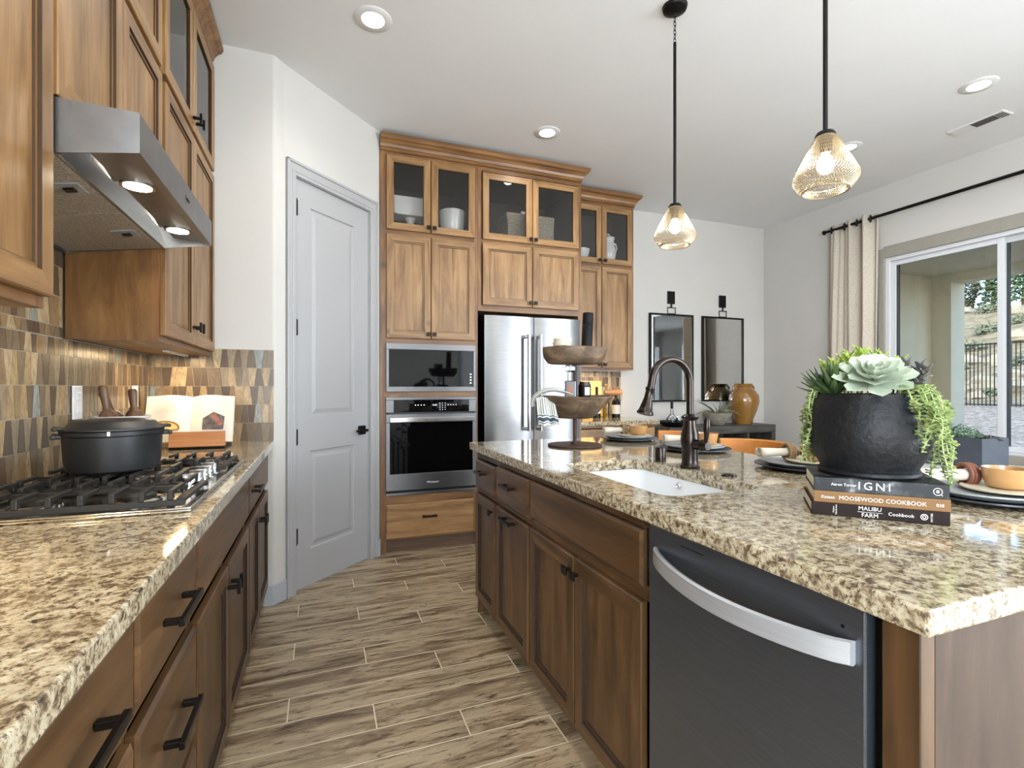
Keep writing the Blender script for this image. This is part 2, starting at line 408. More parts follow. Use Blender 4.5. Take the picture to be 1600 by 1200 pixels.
def obj(name, mb, mats, parent=None, loc=None, rz=0, smooth=False, bevel=0, world=False, label=None, cat=None, group=None, kind=None, seg=2, recalc=True):
    me = bpy.data.meshes.new(name)
    vs = mb.v
    if loc is None: loc = (0, 0, 0)
    if world and parent is not None:
        L = parent.location; loc = (0, 0, 0)
        mt = parent.matrix_basis if parent.parent is None else parent.parent.matrix_basis @ parent.matrix_basis
        inv = mt.inverted(); vs = [tuple(inv @ Vector(v)) for v in vs]
    elif world and parent is None and loc == (0, 0, 0):
        xs = [v[0] for v in vs]; ys = [v[1] for v in vs]; zs = [v[2] for v in vs]
        loc = ((min(xs)+max(xs))/2, (min(ys)+max(ys))/2, min(zs)); vs = [(v[0]-loc[0], v[1]-loc[1], v[2]-loc[2]) for v in vs]
    me.from_pydata(vs, [], mb.f); me.update()
    mats = mats if isinstance(mats, (list, tuple)) else [mats]
    for m in mats: me.materials.append(m)
    me.polygons.foreach_set('material_index', mb.m)
    if any(mb.c):
        at = me.attributes.new('rnd', 'FLOAT', 'FACE'); at.data.foreach_set('value', mb.c)
    if recalc:
        bm = bmesh.new(); bm.from_mesh(me); bmesh.ops.recalc_face_normals(bm, faces=bm.faces); bm.to_mesh(me); bm.free()
    if smooth:
        me.polygons.foreach_set('use_smooth', [True]*len(me.polygons))
        try: me.set_sharp_from_angle(angle=R(40))
        except Exception: pass
    o = bpy.data.objects.new(name, me); COL.objects.link(o)
    o.location = loc; o.rotation_euler = (0, 0, rz)
    if parent is not None: o.parent = parent
    if bevel:
        bv = o.modifiers.new('bevel', 'BEVEL'); bv.width = bevel; bv.segments = seg; bv.limit_method = 'ANGLE'; bv.angle_limit = R(40)
    if label: o['label'] = label
    if cat: o['category'] = cat
    if group: o['group'] = group
    if kind: o['kind'] = kind
    return o

def struct(name, mb, mats, **kw):
    return obj(name, mb, mats, kind='structure', **kw)

def copy_tree(o, parent=None):
    c = o.copy(); COL.objects.link(c); c.parent = parent
    for ch in [x for x in bpy.data.objects if x.parent == o]: copy_tree(ch, c)
    return c

def text(s, size, mat, parent, loc, rot, name='lettering', depth=.0004, align='CENTER', label=None, xscale=1, spacing=1.0):
    cu = bpy.data.curves.new(name, 'FONT'); cu.body = s; cu.size = size; cu.extrude = depth; cu.align_x = align; cu.align_y = 'CENTER'; cu.resolution_u = 2
    cu.space_character = spacing
    t = bpy.data.objects.new(name+'_curve', cu); COL.objects.link(t)
    dg = bpy.context.evaluated_depsgraph_get(); dg.update()
    me = bpy.data.meshes.new_from_object(t.evaluated_get(dg)); bpy.data.objects.remove(t)
    me.materials.clear(); me.materials.append(mat)
    o = bpy.data.objects.new(name, me); COL.objects.link(o); o.parent = parent; o.location = loc; o.rotation_euler = rot; o.scale = (xscale, 1, 1)
    if label: o['label'] = label
    return o

def frame_mb(x0, x1, z0, z1, t, yf, yb):
    return MB().box(x0, x1, yf, yb, z0, z0+t[0]).box(x0, x1, yf, yb, z1-t[1], z1).box(x0, x0+t[2], yf, yb, z0+t[0], z1-t[1]).box(x1-t[3], x1, yf, yb, z0+t[0], z1-t[1])

# ------------------------------------------------------------------ room shell
CZ = 3.05; WX = -.83; RX = 4.81; BY = 4.40; FY = -5.0
A = (-.235, 3.085); B = (.392, 3.712)
struct('floor', MB().box(WX-.2, RX+.15, FY-.1, BY+.2, -.06, 0), M['floor'])
struct('ceiling', MB().box(WX-.2, RX+.15, FY-.1, BY+.2, CZ, CZ+.15), M['ceil'])
struct('wall_left', MB().box(WX-.15, WX, FY, 3.2, 0, CZ), M['wall'])
# pantry corner: return wall + rounded corner + diagonal with the door opening
s0, s1, dtop = .128, .782, 2.445
def dg(s, off=0): return (A[0]+s*.70711+off*.70711, A[1]+s*.70711-off*.70711)   # off>0 towards the kitchen
mb = MB()
mb.box(WX, A[0]-.02, 3.065, 3.16, 0, CZ)
arc = []
for i in range(7):
    a = -PI/2+i/6*(PI/4)
    arc.append((A[0]-.024+.036*math.cos(a)-.0, 3.101+.036*math.sin(a)))
poly = arc+[dg(.05), dg(.05, -.1), (A[0]-.05, 3.16), (A[0]-.024, 3.16)]
mb.prism(poly, 0, CZ, 'z')
def dwall(sa, sb, z0, z1):
    mb.prism([dg(sa), dg(sb), dg(sb, -.11), dg(sa, -.11)], z0, z1, 'z')
dwall(.045, s0, 0, CZ); dwall(s1, .888, 0, CZ); dwall(s0, s1, dtop, CZ)
wp = struct('wall_pantry', mb, M['wall'], smooth=True)
struct('wall_pantry_side', MB().box(.30, .388, 3.716, BY, 0, CZ), M['wall'])
struct('wall_pantry_back', MB().box(WX, .39, BY-.3, BY-.2, 0, CZ), M['wall'])
struct('wall_back', MB().box(.2, RX+.15, BY, BY+.15, 0, CZ), M['wall'])
WY0, WY1, WZ0, WZ1 = .42, 3.055, .70, 2.385
mb = MB(); mb.box(RX, RX+.15, WY1, BY, 0, CZ).box(RX, RX+.15, FY, WY0, 0, CZ).box(RX, RX+.15, WY0, WY1, 0, WZ0).box(RX, RX+.15, WY0, WY1, WZ1, CZ)
struct('wall_right', mb, M['wall'])
struct('wall_front', MB().box(WX, RX, FY-.12, FY, 0, CZ), M['wall'])
# baseboards
def bb(name, x0, x1, y0, y1): struct(name, MB().box(x0, x1, y0, y1, 0, .115), M['baseb'], bevel=.006)
bb('baseboard_back', 2.87, RX, BY-.014, BY)
bb('baseboard_right', RX-.014, RX, FY, BY-.015)
mb = MB()
mb.prism([(-.30, 3.050), (A[0]-.01, 3.050), dg(.062, .014), dg(.062), (A[0]-.01, 3.064), (-.30, 3.064)], 0, .118, 'z')
struct('baseboard_pantry', mb, M['baseb'], bevel=.005)
mb = MB(); mb.prism([dg(.852, .012), dg(.9, .012), dg(.9), dg(.852)], 0, .118, 'z'); struct('trim_1', mb, M['baseb'])

# pantry door
d1 = empty('door_1', None, None, (A[0], A[1], 0), R(45)); d1['kind'] = 'structure'
# local frame: x along wall, -y towards kitchen
def door_slab():
    mb = MB(); x0, x1, z0, z1 = s0+.006, s1-.006, .012, dtop-.008; yf, yb = .012, .047
    panels = [(.255, .638, .23, .822), (.255, .638, 1.03, 2.295)]
    mb.box(x0, x1, yf+.012, yb, z0, z1)
    # front skin with stepped panels
    xs = [x0, .255, .638, x1]; zs = [z0, .23, .822, 1.03, 2.295, z1]
    for i in range(3):
        for j in range(5):
            if i == 1 and j in (1, 3): continue
            mb.box(xs[i], xs[i+1], yf, yf+.013, zs[j], zs[j+1])
    for (a, b, c, d) in panels:
        k = len(mb.v); loops = [(0, 0), (.006, .009), (.02, .009), (.045, .002)]
        for ins, dy in loops:
            mb.v += [(a+ins, yf+dy, c+ins), (b-ins, yf+dy, c+ins), (b-ins, yf+dy, d-ins), (a+ins, yf+dy, d-ins)]
        for q in range(3):
            for e in range(4):
                mb.f.append((k+q*4+e, k+q*4+(e+1) % 4, k+q*4+4+(e+1) % 4, k+q*4+4+e)); mb.m.append(0); mb.c.append(0)
        mb.f.append((k+12, k+13, k+14, k+15)); mb.m.append(0); mb.c.append(0)
    return mb
obj('door_slab', door_slab(), M['door'], d1)
# casing
mb = MB()
def cas(prof, pts):
    pass
for (xa, xb, za, zb) in ((.062, s0+.002, 0, 2.525), (s1-.002, .85, 0, 2.525), (s0-.002, s1+.002, dtop-.004, 2.525)):
    mb.box(xa, xb, -.012, 0, za, zb)
mb.box(.062, .08, -.02, 0, 0, 2.525).box(.834, .85, -.02, 0, 0, 2.525).box(.062, .85, -.02, 0, 2.508, 2.525)
mb.box(.1, .116, -.016, 0, 0, 2.47).box(.794, .81, -.016, 0, 0, 2.47).box(.1, .81, -.016, 0, 2.46, 2.475)
obj('door_casing', mb, M['door'], d1, bevel=.004)
mb = MB().box(s0, s0+.006, 0, .1, 0, dtop).box(s1-.006, s1, 0, .1, 0, dtop).box(s0, s1, 0, .1, dtop-.006, dtop)
mb.box(s0, s0+.012, .048, .1, 0, dtop).box(s1-.012, s1, .048, .1, 0, dtop)
obj('door_jamb', mb, M['door'], d1)
for z in (2.265, 1.56, .915, .33):
    obj('hinge', MB().cyl((s0+.009, .004, z-.048), (s0+.010, .003, z+.048), .009, 10).box(s0+.006, s0+.030, .008, .0125, z-.045, z+.045), M['black'], d1)
hb = obj('door_handle', MB().box(.675, .735, -.006, .012, .885, .945), M['bronzeh'], d1, bevel=.002)
mb = MB().cyl((.705, .0, .915), (.705, -.045, .915), .010, 14); mb.box(.6, .713, -.05, -.038, .908, .922)
obj('lever', mb, M['bronzeh'], hb, bevel=.002)
# dark pantry interior behind the slab gap handled by walls

# ------------------------------------------------------------------ window in the right wall
win = empty('window_1', None, None, (RX, WY0, WZ0)); win['kind'] = 'structure'
mb = MB(); c = .085
mb.box(RX-.018, RX, WY1, WY1+c-.03, WZ0-.07, WZ1+c).box(RX-.018, RX, WY0-c, WY0, WZ0-.07, WZ1+c).box(RX-.018, RX, WY0, WY1, WZ1, WZ1+c+.02).box(RX-.018, RX, WY0, WY1, WZ0-.07, WZ0)
obj('window_casing', mb, M['casing'], win, world=True, bevel=.004)
mb = MB(); F = .035
mb.box(RX+.0, RX+.11, WY1-F, WY1, WZ0, WZ1).box(RX+.0, RX+.11, WY0, WY0+F, WZ0, WZ1).box(RX, RX+.11, WY0+F, WY1-F, WZ1-F, WZ1).box(RX, RX+.11, WY0+F, WY1-F, WZ0, WZ0+.02)
obj('window_frame', mb, M['vinyl'], win, world=True, bevel=.003)
def sash(y0, y1, x, dark):
    mb = MB(); s = .042
    mb.box(x, x+.035, y0, y0+s, WZ0+.02, WZ1-F).box(x, x+.035, y1-s, y1, WZ0+.02, WZ1-F).box(x, x+.035, y0+s, y1-s, WZ1-F-s, WZ1-F).box(x, x+.035, y0+s, y1-s, WZ0+.02, WZ0+.06)
    o = obj('sash', mb, M['vinyl'], win, world=True, bevel=.003)
    obj('glazing_bead', MB().box(x+.008, x+.028, y1-s-.018, y1-s, WZ0+.06, WZ1-F-s), M['vinylgrey'], o, world=True)
    obj('glass_pane', MB().box(x+.014, x+.02, y0+s, y1-s-.018, WZ0+.06, WZ1-F-s), M['glass'], o, world=True)
    return o
sash(2.215, WY1-F, RX+.02, 0)
s2_ = sash(1.30, 2.265, RX+.062, 1)
sash(WY0+F, 1.345, RX+.02, 0)
obj('latch', MB().box(RX+.05, RX+.062, 2.232, 2.246, 1.05, 1.16), M['black'], s2_, world=True, bevel=.003)

# window frames added around the unseen fill lights; the walls behind have no openings
for wn_, wl_, wr_, ww_, wh_, we_ in FILL_PANELS:
    mb = frame_mb(-ww_/2-.06, ww_/2+.06, -wh_/2-.06, wh_/2+.06, (.06,)*4, -.03, .012).box(-.025, .025, -.03, .012, -wh_/2, wh_/2)
    o_ = struct(wn_, mb, M['vinyl'], loc=wl_, rz=wr_[2]+PI)
# curtain and rod
rod = empty('curtain_rod', 'black metal curtain rod with round grommet rings above the window', 'curtain rod', (4.70, 3.55, 2.755))
obj('rod', MB().cyl((4.70, 3.56, 2.755), (4.70, -.3, 2.755), .014, 14), M['black'], rod, world=True, smooth=True)
obj('finial', MB().cyl((4.70, 3.56, 2.755), (4.70, 3.575, 2.755), .022, 16), M['black'], rod, world=True, bevel=.003)
for y in (3.3, 1.5): obj('bracket', MB().box(4.70, RX, y-.008, y+.008, 2.748, 2.762).box(RX-.008, RX, y-.018, y+.018, 2.72, 2.79), M['black'], rod, world=True)
def curtain():
    mb = MB(); NY, NZ = 90, 14; y0, y1 = 3.085, 3.515
    k = len(mb.v)
    for j in range(NZ+1):
        z = .02+(2.80-.02)*j/NZ; fl = 1-.25*(1-j/NZ)
        for i in range(NY+1):
            t = i/NY; y = y0+(y1-y0)*t
            amp = .055*(.6+.4*math.sin(5*t+1))
            ph = 2*PI*(3.0*t**.85)
            x = 4.715+amp*math.sin(ph+.35)*fl+.006*math.sin(3*ph+2*z)
            mb.v.append((x, y+.008*math.sin(z*1.7+t*6), z))
    for j in range(NZ):
        for i in range(NY):
            a = k+j*(NY+1)+i; mb.f.append((a, a+1, a+NY+2, a+NY+1)); mb.m.append(0); mb.c.append(0)
    return mb
cur = obj('curtain', curtain(), M['curtain'], world=True, smooth=True, label='oatmeal woven curtain panel hanging bunched at the left side of the window', cat='curtain')
sd = cur.modifiers.new('solid', 'SOLIDIFY'); sd.thickness = .003
for y in (3.115, 3.24, 3.36, 3.49):
    p = [(4.70+.03*math.cos(a)*.35, y+.006*math.cos(a), 2.755+.027*math.sin(a)) for a in [2*PI*i/18 for i in range(18)]]
    obj('grommet', MB().tube(p, .008, 6, closed=True), M['black'], cur, world=False, smooth=True)
for o in [x for x in bpy.data.objects if x.parent == cur]:
    for v in o.data.vertices: v.co -= cur.location

# ------------------------------------------------------------------ patio and landscape
struct('trim_patio_slab', MB().box(RX+.15, 8.4, -5, 4.47, -.12, -.02), M['concrete'])
mb = MB().box(RX+.15, 8.3, 4.47, 4.65, -.1, 2.75).box(8.0, 8.3, 4.235, 4.47, -.1, 2.75)
struct('wall_patio', mb, M['stucco'])
struct('ceiling_patio', MB().box(RX+.15, 8.3, -5, 4.65, 2.75, 2.95).box(8.0, 8.3, -5, 4.235, 2.645, 2.75), M['stucco'])
def hz(x, y):
    b = -.06+(x-8.3)/7.7*.80 if x < 16 else .74+.25*min(1, (x-16)/6)
    if x > 17:
        t = min(1, (x-17)/27); b += (t*t*(3-2*t))*5.6+.25*math.sin(x*.7+y*.4)*t+.2*math.sin(y*.9-x*.3)*t
    if x > 45: b -= (x-45)*.2
    return b
def ground():
    mb = MB(); xs = [8.4+(i*.7) for i in range(0, 24)]+[25+i*1.6 for i in range(0, 20)]; ys = [-30+i*2.2 for i in range(0, 36)]
    for x in xs:
        for y in ys: mb.v.append((x, y, hz(x, y)))
    n = len(ys)
    for i in range(len(xs)-1):
        for j in range(n-1): a = i*n+j; mb.f.append((a, a+n, a+n+1, a+1)); mb.m.append(0); mb.c.append(0)
    return mb
g = obj('hillside_ground', ground(), M['terrain'], smooth=True); g['kind'] = 'structure'
fence = empty('iron_fence', 'black vertical bar iron fence on the gravel at the foot of the hill', 'fence', (16, 7, .74))
obj('top_rail', MB().box(15.98, 16.02, 3.4, 10.4, 2.31, 2.345), M['black'], fence, world=True)
obj('bottom_rail', MB().box(15.98, 16.02, 3.4, 10.4, .76, .79), M['black'], fence, world=True)
pk = None
for i in range(82):
    y = 3.45+i*.085
    if pk is None:
        pk = obj('picket', MB().box(-.009, .009, -.009, .009, 0, 1.62), M['black'], fence, loc=(0, y-7, .0))
    else:
        c = pk.copy(); COL.objects.link(c); c.parent = fence; c.location = (0, y-7, 0)
def rock_mb(r, seed):
    rnd = random.Random(seed); mb = MB(); prof = []
    n = 9
    for i in range(7):
        a = -PI/2+PI*i/6; prof.append((r*math.cos(a)*(.85+rnd.random()*.3), r*.6*math.sin(a)))
    mb.lathe(0, 0, prof, n)
    mb.v = [(x*(1+.25*rnd.uniform(-1, 1)), y*(1+.25*rnd.uniform(-1, 1)), z*(1+.2*rnd.uniform(-1, 1))) for x, y, z in mb.v]
    return mb
def at_hill(u, x):
    r = (u-800)/782; dx = r*.9345+.3559; dy = -r*.3559+.9345; return (x, dy/dx*x)
rk = [(1500, 20, .35), (1536, 21, .5), (1590, 20, .45), (1512, 25.5, .6), (1562, 25, .5), (1598, 29, .6), (1492, 30, .5), (1584, 36, .6), (1508, 38, .6), (1524, 18.5, .3), (1575, 22, .4)]
for i, (u, x, r) in enumerate(rk):
    px, py = at_hill(u, x)
    obj('boulder', rock_mb(r, i), M['rock'], loc=(px, py, hz(px, py)+.1*r), smooth=False, label='pale boulder on the dry hillside beyond the fence', cat='rock', group='boulders on the hillside')
def bush_mb(r, seed, n=260, s=.08, flat=.75):
    rnd = random.Random(seed); mb = MB()
    for i in range(n):
        a = rnd.uniform(0, 2*PI); b = math.acos(rnd.uniform(-.2, 1)); q = r*rnd.uniform(.55, 1)*(.85+.25*math.sin(3*a+seed))
        c = Vector((q*math.sin(b)*math.cos(a), q*math.sin(b)*math.sin(a), q*flat*math.cos(b)))
        t = Vector((rnd.uniform(-1, 1), rnd.uniform(-1, 1), rnd.uniform(-1, 1))).normalized(); u = t.orthogonal().normalized()
        ss = s*rnd.uniform(.6, 1.3)
        mb.add([c-t*ss, c+u*ss*.6, c+t*ss, c-u*ss*.6], [(0, 1, 2, 3)])
    return mb
for i, (u, x, r) in enumerate([(1545, 31, .7), (1520, 28, .6), (1596, 33, .7), (1496, 24, .45), (1540, 37, .7), (1548, 19.2, .3), (1600, 24.5, .5)]):
    px, py = at_hill(u, x)
    obj('sage_bush', bush_mb(r, i, 420, .14*max(.6, r)), M['bush'], loc=(px, py, hz(px, py)), recalc=False, label='grey green sage bush on the dry hillside beyond the fence', cat='bush', group='sage bushes on the hillside')
def tree(u, x, h, r, kind, label, seed):
    px, py = at_hill(u, x); z = hz(px, py)
    t = empty('pine_tree' if kind == 'pine' else 'juniper_tree', label, 'tree', (px, py, z-.2))
    obj('trunk', MB().cyl((0, 0, 0), (0, 0, h*.6), .22, 8, .08), M['bark'], t)
    rnd = random.Random(seed); mb = MB()
    for i in range(3600):
        if kind == 'pine':
            zz = rnd.uniform(.12, 1); rr = r*(1-zz)**.7*(.55+.45*math.sin(zz*38)**2)*rnd.uniform(.5, 1)
        else:
            zz = rnd.uniform(.08, 1); rr = r*math.sqrt(max(0, 1-(zz*1.9-.85)**2*.9))*rnd.uniform(.55, 1)*(.85+.2*math.sin(7*zz+seed))
        a = rnd.uniform(0, 2*PI); c = Vector((rr*math.cos(a), rr*math.sin(a), zz*h))
        q = Vector((rnd.uniform(-1, 1), rnd.uniform(-1, 1), rnd.uniform(-1, 1))).normalized(); w_ = q.orthogonal().normalized(); s_ = rnd.uniform(.06, .15)
        mb.add([c-q*s_, c+w_*s_*.6, c+q*s_, c-w_*s_*.6], [(0, 1, 2, 3)])
    obj('foliage', mb, M[kind], t, recalc=False)
tree(1504, 44, 2.7, 1.15, 'juniper', 'round dull green juniper at the left end of the hill crest', 3)
tree(1552, 46, 4.6, 1.3, 'pine', 'tall pine on the hill crest seen behind the window stile', 4)
tree(1602, 40, 4.9, 1.35, 'pine', 'bright pine on the hill crest at the right edge of the photo', 5)
# patio chair
pc = empty('patio_chair', 'outdoor chair with a blue woven back on the covered patio', 'chair', (6.15, 2.15, -.02))
mb = MB().box(-.3, .3, -.32, -.27, .0, .5).box(-.3, .3, .27, .32, 0, .5).box(-.3, .3, -.3, .3, .3, .36)
obj('frame', mb, M['black'], pc, bevel=.01)
obj('back_cushion', MB().box(.2, .32, -.27, .27, .32, .655), M['blueweave'], pc, bevel=.04, seg=3)
obj('seat_cushion', MB().box(-.3, .2, -.265, .265, .362, .44), M['blueweave'], pc, bevel=.03, seg=3)

# ------------------------------------------------------------------ cabinets
WA = (M['woodV'], M['woodH'], M['glaze']); WI = (M['isV'], M['isH'], M['isG'])
def loops_mesh(x0, x1, z0, z1, loops, fill=True, gl=()):
    """concentric rectangular loops (inset, y); sides get the vertical grain, top and bottom the horizontal"""
    mb = MB(); k = 0
    for ins, y in loops: mb.v += [(x0+ins, y, z0+ins), (x1-ins, y, z0+ins), (x1-ins, y, z1-ins), (x0+ins, y, z1-ins)]
    for q in range(len(loops)-1):
        for e in range(4):
            mb.f.append((q*4+e, q*4+(e+1) % 4, q*4+4+(e+1) % 4, q*4+4+e))
            mb.m.append(2 if q in gl else (1 if e in (0, 2) else 0)); mb.c.append(0)
    b = 4*(len(loops)-1)
    if fill: mb.f.append((b, b+1, b+2, b+3)); mb.m.append(0); mb.c.append(0)
    mb.f.append((0, 3, 2, 1)) if fill else None
    if fill: mb.m.append(0); mb.c.append(0)
    return mb
def knob(parent, x, z, y=-.021):
    mb = MB().cyl((0, 0, 0), (0, -.018, 0), .006, 10); mb.box(-.014, .014, -.026, -.017, -.014, .014)
    return obj('knob', mb, M['bronzeh'], parent, loc=(x, y, z), bevel=.0015)
def pull(parent, x, z, L=.12, y=-.021):
    mb = MB(); mb.box(-L/2+.008, -L/2+.02, -.028, 0, -.006, .006).box(L/2-.02, L/2-.008, -.028, 0, -.006, .006).box(-L/2, L/2, -.036, -.026, -.007, .007)
    return obj('handle', mb, M['bronzeh'], parent, loc=(x, y, z), bevel=.0015)
def tpull(parent, x, z, y=-.021):
    mb = MB().box(-.006, .006, -.028, 0, -.006, .006).box(-.007, .007, -.036, -.026, -.022, .022)
    return obj('handle', mb, M['bronzeh'], parent, loc=(x, y, z), bevel=.0015)
def front(cab, kind, x0, x1, z0, z1, hd, W):
    T = -.02
    if kind == 'door':
        st = .048; f = [(0, -.001), (0, T+.003), (.003, T), (st, T), (st+.002, T+.007), (st+.010, T+.007), (st+.013, T+.011)]
        o = obj('door', loops_mesh(x0, x1, z0, z1, f, True, (3, 5)), list(W), cab)
    elif kind == 'glass':
        st = .048; f = [(0, -.001), (0, T+.003), (.003, T), (st, T), (st+.004, T+.004), (st+.006, -.001)]
        mb = loops_mesh(x0, x1, z0, z1, f, False, (4,)); b = 20
        for e in range(4): mb.f.append((b+e, e, (e+1) % 4, b+(e+1) % 4)); mb.m.append(0); mb.c.append(0)
        o = obj('door', mb, list(W), cab)
        obj('glass_pane', MB().box(x0+st+.004, x1-st-.004, -.009, -.006, z0+st+.004, z1-st-.004), M['cabglass'], o)
    else:   # slab drawer front
        f = [(0, -.001), (0, T+.006), (.004, T+.003), (.008, T)]
        mb = loops_mesh(x0, x1, z0, z1, f, True, ()); mb.m = [1]*len(mb.m)
        o = obj('drawer', mb, list(W), cab)
    for h in hd if isinstance(hd, list) else ([hd] if hd else []):
        {'k': knob, 'p': pull, 't': tpull}[h[0]](o, *h[1:])
    return o
def cabinet(name, label, loc, rz, wd, d, z0, z1, rails, stiles, fronts, W=WA, kick=0, shelves=(), group=None, cat='cabinet', solid=(), ends=True, fill_back=True, sides=(True, True), open_top=False, sm=None):
    c = empty(name, label, cat, loc, rz, group)
    t = .016; zb = z0
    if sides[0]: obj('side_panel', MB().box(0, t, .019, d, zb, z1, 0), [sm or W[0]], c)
    if sides[1]: obj('side_panel', MB().box(wd-t, wd, .019, d, zb, z1, 0), [W[0]], c)
    ib = MB().box(t+.001, wd-t-.001, d-.014, d-.004, zb+.001, z1-.001)
    
    if not open_top: ib.box(t+.001, wd-t-.001, .021, d-.015, z1-.016, z1-.001)
    for s_ in shelves: ib.box(t+.001, wd-t-.001, .021, d-.015, s_-.009, s_+.009)
    ib.box(t+.001, t+.004, .021, d-.015, zb+.02, z1-.017).box(wd-t-.004, wd-t-.001, .021, d-.015, zb+.02, z1-.017)
    obj('interior', ib, [M['inside']], c)
    obj('bottom_panel', MB().box(t+.001, wd-t-.001, .019, d-.015, zb+.001, zb+.016, 0), [W[1]], c)
    mb = MB()
    for (a, b, za, zb_) in stiles: mb.box(a, b, 0, .019, za, zb_, 0)
    for (za, zb_, *xx) in rails:
        xa, xb = xx if xx else (min(s[1] for s in stiles), max(s[0] for s in stiles))
        mb.box(xa, xb, .0004, .0188, za, zb_, 1)
    obj('face_frame', mb, [M['frameV'], M['frameH']] if W is WA else list(W), c)
    if kick: obj('toe_kick', MB().box(0, wd, kick, kick+.015, 0, z0), [M['kick']], c)
    for f in fronts: front(c, *f, W)
    return c
Z90 = PI/2
fx = -.55    # upper face frame plane, left wall
TR = (2.325, 2.35)
def up_fronts(xs, zlo, knobside, glass=True, kn='t', zt=(2.325, 2.352, 2.905)):
    out = []
    for i, (a, b, side) in enumerate(xs):
        kx = (b-.026) if side == 'r' else (a+.026)
        out.append(('door', a, b, zlo, zt[0], (kn, kx, zlo+.075 if kn == 't' else zlo+.03)))
        out.append(('glass' if glass else 'door', a, b, zt[1], zt[2], (kn, kx, zt[1]+.045 if kn == 't' else zt[1]+.026)))
    return out
# near upper, hood upper, far upper
y0 = .43; wd = 1.343-y0
cabinet('upper_cabinet', 'light lit wall cabinet at the left edge of the photo, nearer than the range hood', (fx, y0, 0), Z90, wd, .268, 1.373, 2.93,
        [(1.373, 1.41), (2.315, 2.362), (2.885, 2.93)], [(0, .03, 1.373, 2.93), (wd-.03, wd, 1.373, 2.93), (wd/2-.02, wd/2+.02, 1.41, 2.885)],
        up_fronts([(.015, wd/2-.004, 'r'), (wd/2+.004, wd-.005, 'l')], 1.397, 0, glass=False), group='wall cabinets of the left run')
y0 = 1.345; wd = 2.138-y0
cabinet('upper_cabinet', 'wall cabinet right above the stainless range hood', (fx, y0, 0), Z90, wd, .268, 1.832, 2.93,
        [(1.832, 1.85), (2.315, 2.362), (2.885, 2.93)], [(0, .03, 1.832, 2.93), (wd-.03, wd, 1.832, 2.93), (wd/2-.02, wd/2+.02, 1.85, 2.885)],
        up_fronts([(.012, wd/2-.010, 'r'), (wd/2-.004, wd-.024, 'l')], 1.838, 0, glass=False, kn='t'), group='wall cabinets of the left run')
y0 = 2.14; wd = 3.052-y0
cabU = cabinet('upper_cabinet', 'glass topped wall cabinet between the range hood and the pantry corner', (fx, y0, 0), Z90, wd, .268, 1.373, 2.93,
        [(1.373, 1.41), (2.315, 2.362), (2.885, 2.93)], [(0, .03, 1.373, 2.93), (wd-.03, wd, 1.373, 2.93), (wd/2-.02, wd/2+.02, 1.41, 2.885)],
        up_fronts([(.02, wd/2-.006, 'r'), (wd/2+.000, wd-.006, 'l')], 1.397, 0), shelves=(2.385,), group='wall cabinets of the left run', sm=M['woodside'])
def light_strip(cab, x0, x1, y, z, e):
    s = obj('light_strip', MB().box(x0, x1, y-.012, y+.012, z-.008, z), [M['white_plastic']], cab, bevel=.001)
    l = lamp('strip_light', 'AREA', ((x0+x1)/2, y, z-.011), (0, 0, 0), e, (1, .74, .42), x1-x0-.02, .02)
    l.parent = cab
light_strip(cabU, .5, wd-.06, .10, 1.373, 1.5)
cn = [o for o in bpy.data.objects if o.name.startswith('upper_cabinet') and o.type == 'EMPTY'][0]
light_strip(cn, .1, .8, .12, 1.373, 2.2)

# crown mouldings
CP = [(.0005, 2.915), (.0005, 2.918), (.008, 2.925), (.008, 2.938), (.014, 2.944), (.02, 2.962), (.036, 2.982), (.05, 2.990), (.06, 3.005), (.06, 3.024), (.0005, 3.024)]
def crown(name, pts, norms, label):
    """pts: polyline of the face line; norms: offset vector for each point (mitre)"""
    mb = MB(); n = len(CP)
    for (px, py), (nx, ny) in zip(pts, norms):
        for o_, z in CP: mb.v.append((px+nx*o_, py+ny*o_, z))
    for i in range(len(pts)-1):
        for j in range(n): mb.f.append((i*n+j, i*n+(j+1) % n, (i+1)*n+(j+1) % n, (i+1)*n+j)); mb.m.append(0); mb.c.append(0)
    for i in (0, len(pts)-1): mb.f.append(tuple(i*n+j for j in range(n))); mb.m.append(0); mb.c.append(0)
    obj(name, mb, [M['frameH']], world=True, label=label, cat='molding', group=None)
crown('crown_molding', [(fx, .3), (fx, 3.055)], [(1, 0), (1, 0)], 'stained crown molding along the top of the left wall cabinets')
crown('crown_molding', [(.394, 3.70), (2.0275, 3.70), (2.0275, 3.975)], [(0, -1), (1, -1), (1, 0)], 'stained crown molding above the oven and refrigerator cabinets')
crown('crown_molding', [(2.03, 4.04), (2.78, 4.04), (2.78, 4.395)], [(0, -1), (1, -1), (1, 0)], 'short stained crown molding above the coffee bar wall cabinet')

# base cabinets, left run
bx = -.292
def basecab(name, label, ya, yb, fr, rails, mull, W=WA):
    wd = yb-ya
    st = [(0, .022, .11, .875), (wd-.022, wd, .11, .875)]+mull
    return cabinet(name, label, (bx, ya, 0), Z90, wd, .525, .11, .875, rails, st, fr, W=WI, kick=.055, group='base cabinets of the left run')
R3 = [(.11, .13), (.38, .40), (.655, .68), (.855, .875)]
R2 = [(.11, .13), (.655, .68), (.855, .875)]
ZD = (.675, .846); ZL = (.128, .655)
def stack(label, ya, yb):
    w_ = yb-ya
    return basecab('base_cabinet', label, ya, yb, [('drawer', .008, w_-.008, .686, .848, ('p', w_/2, .772, .16)), ('drawer', .008, w_-.008, .405, .652, ('p', w_/2, .545, .16)), ('drawer', .008, w_-.008, .128, .375, ('p', w_/2, .265, .16))], R3, [])
stack('drawer cabinet nearest the camera under the left granite counter', .50, .948)
stack('drawer cabinet second from the camera under the left granite counter', .95, 1.362)
w_ = 2.262-1.364
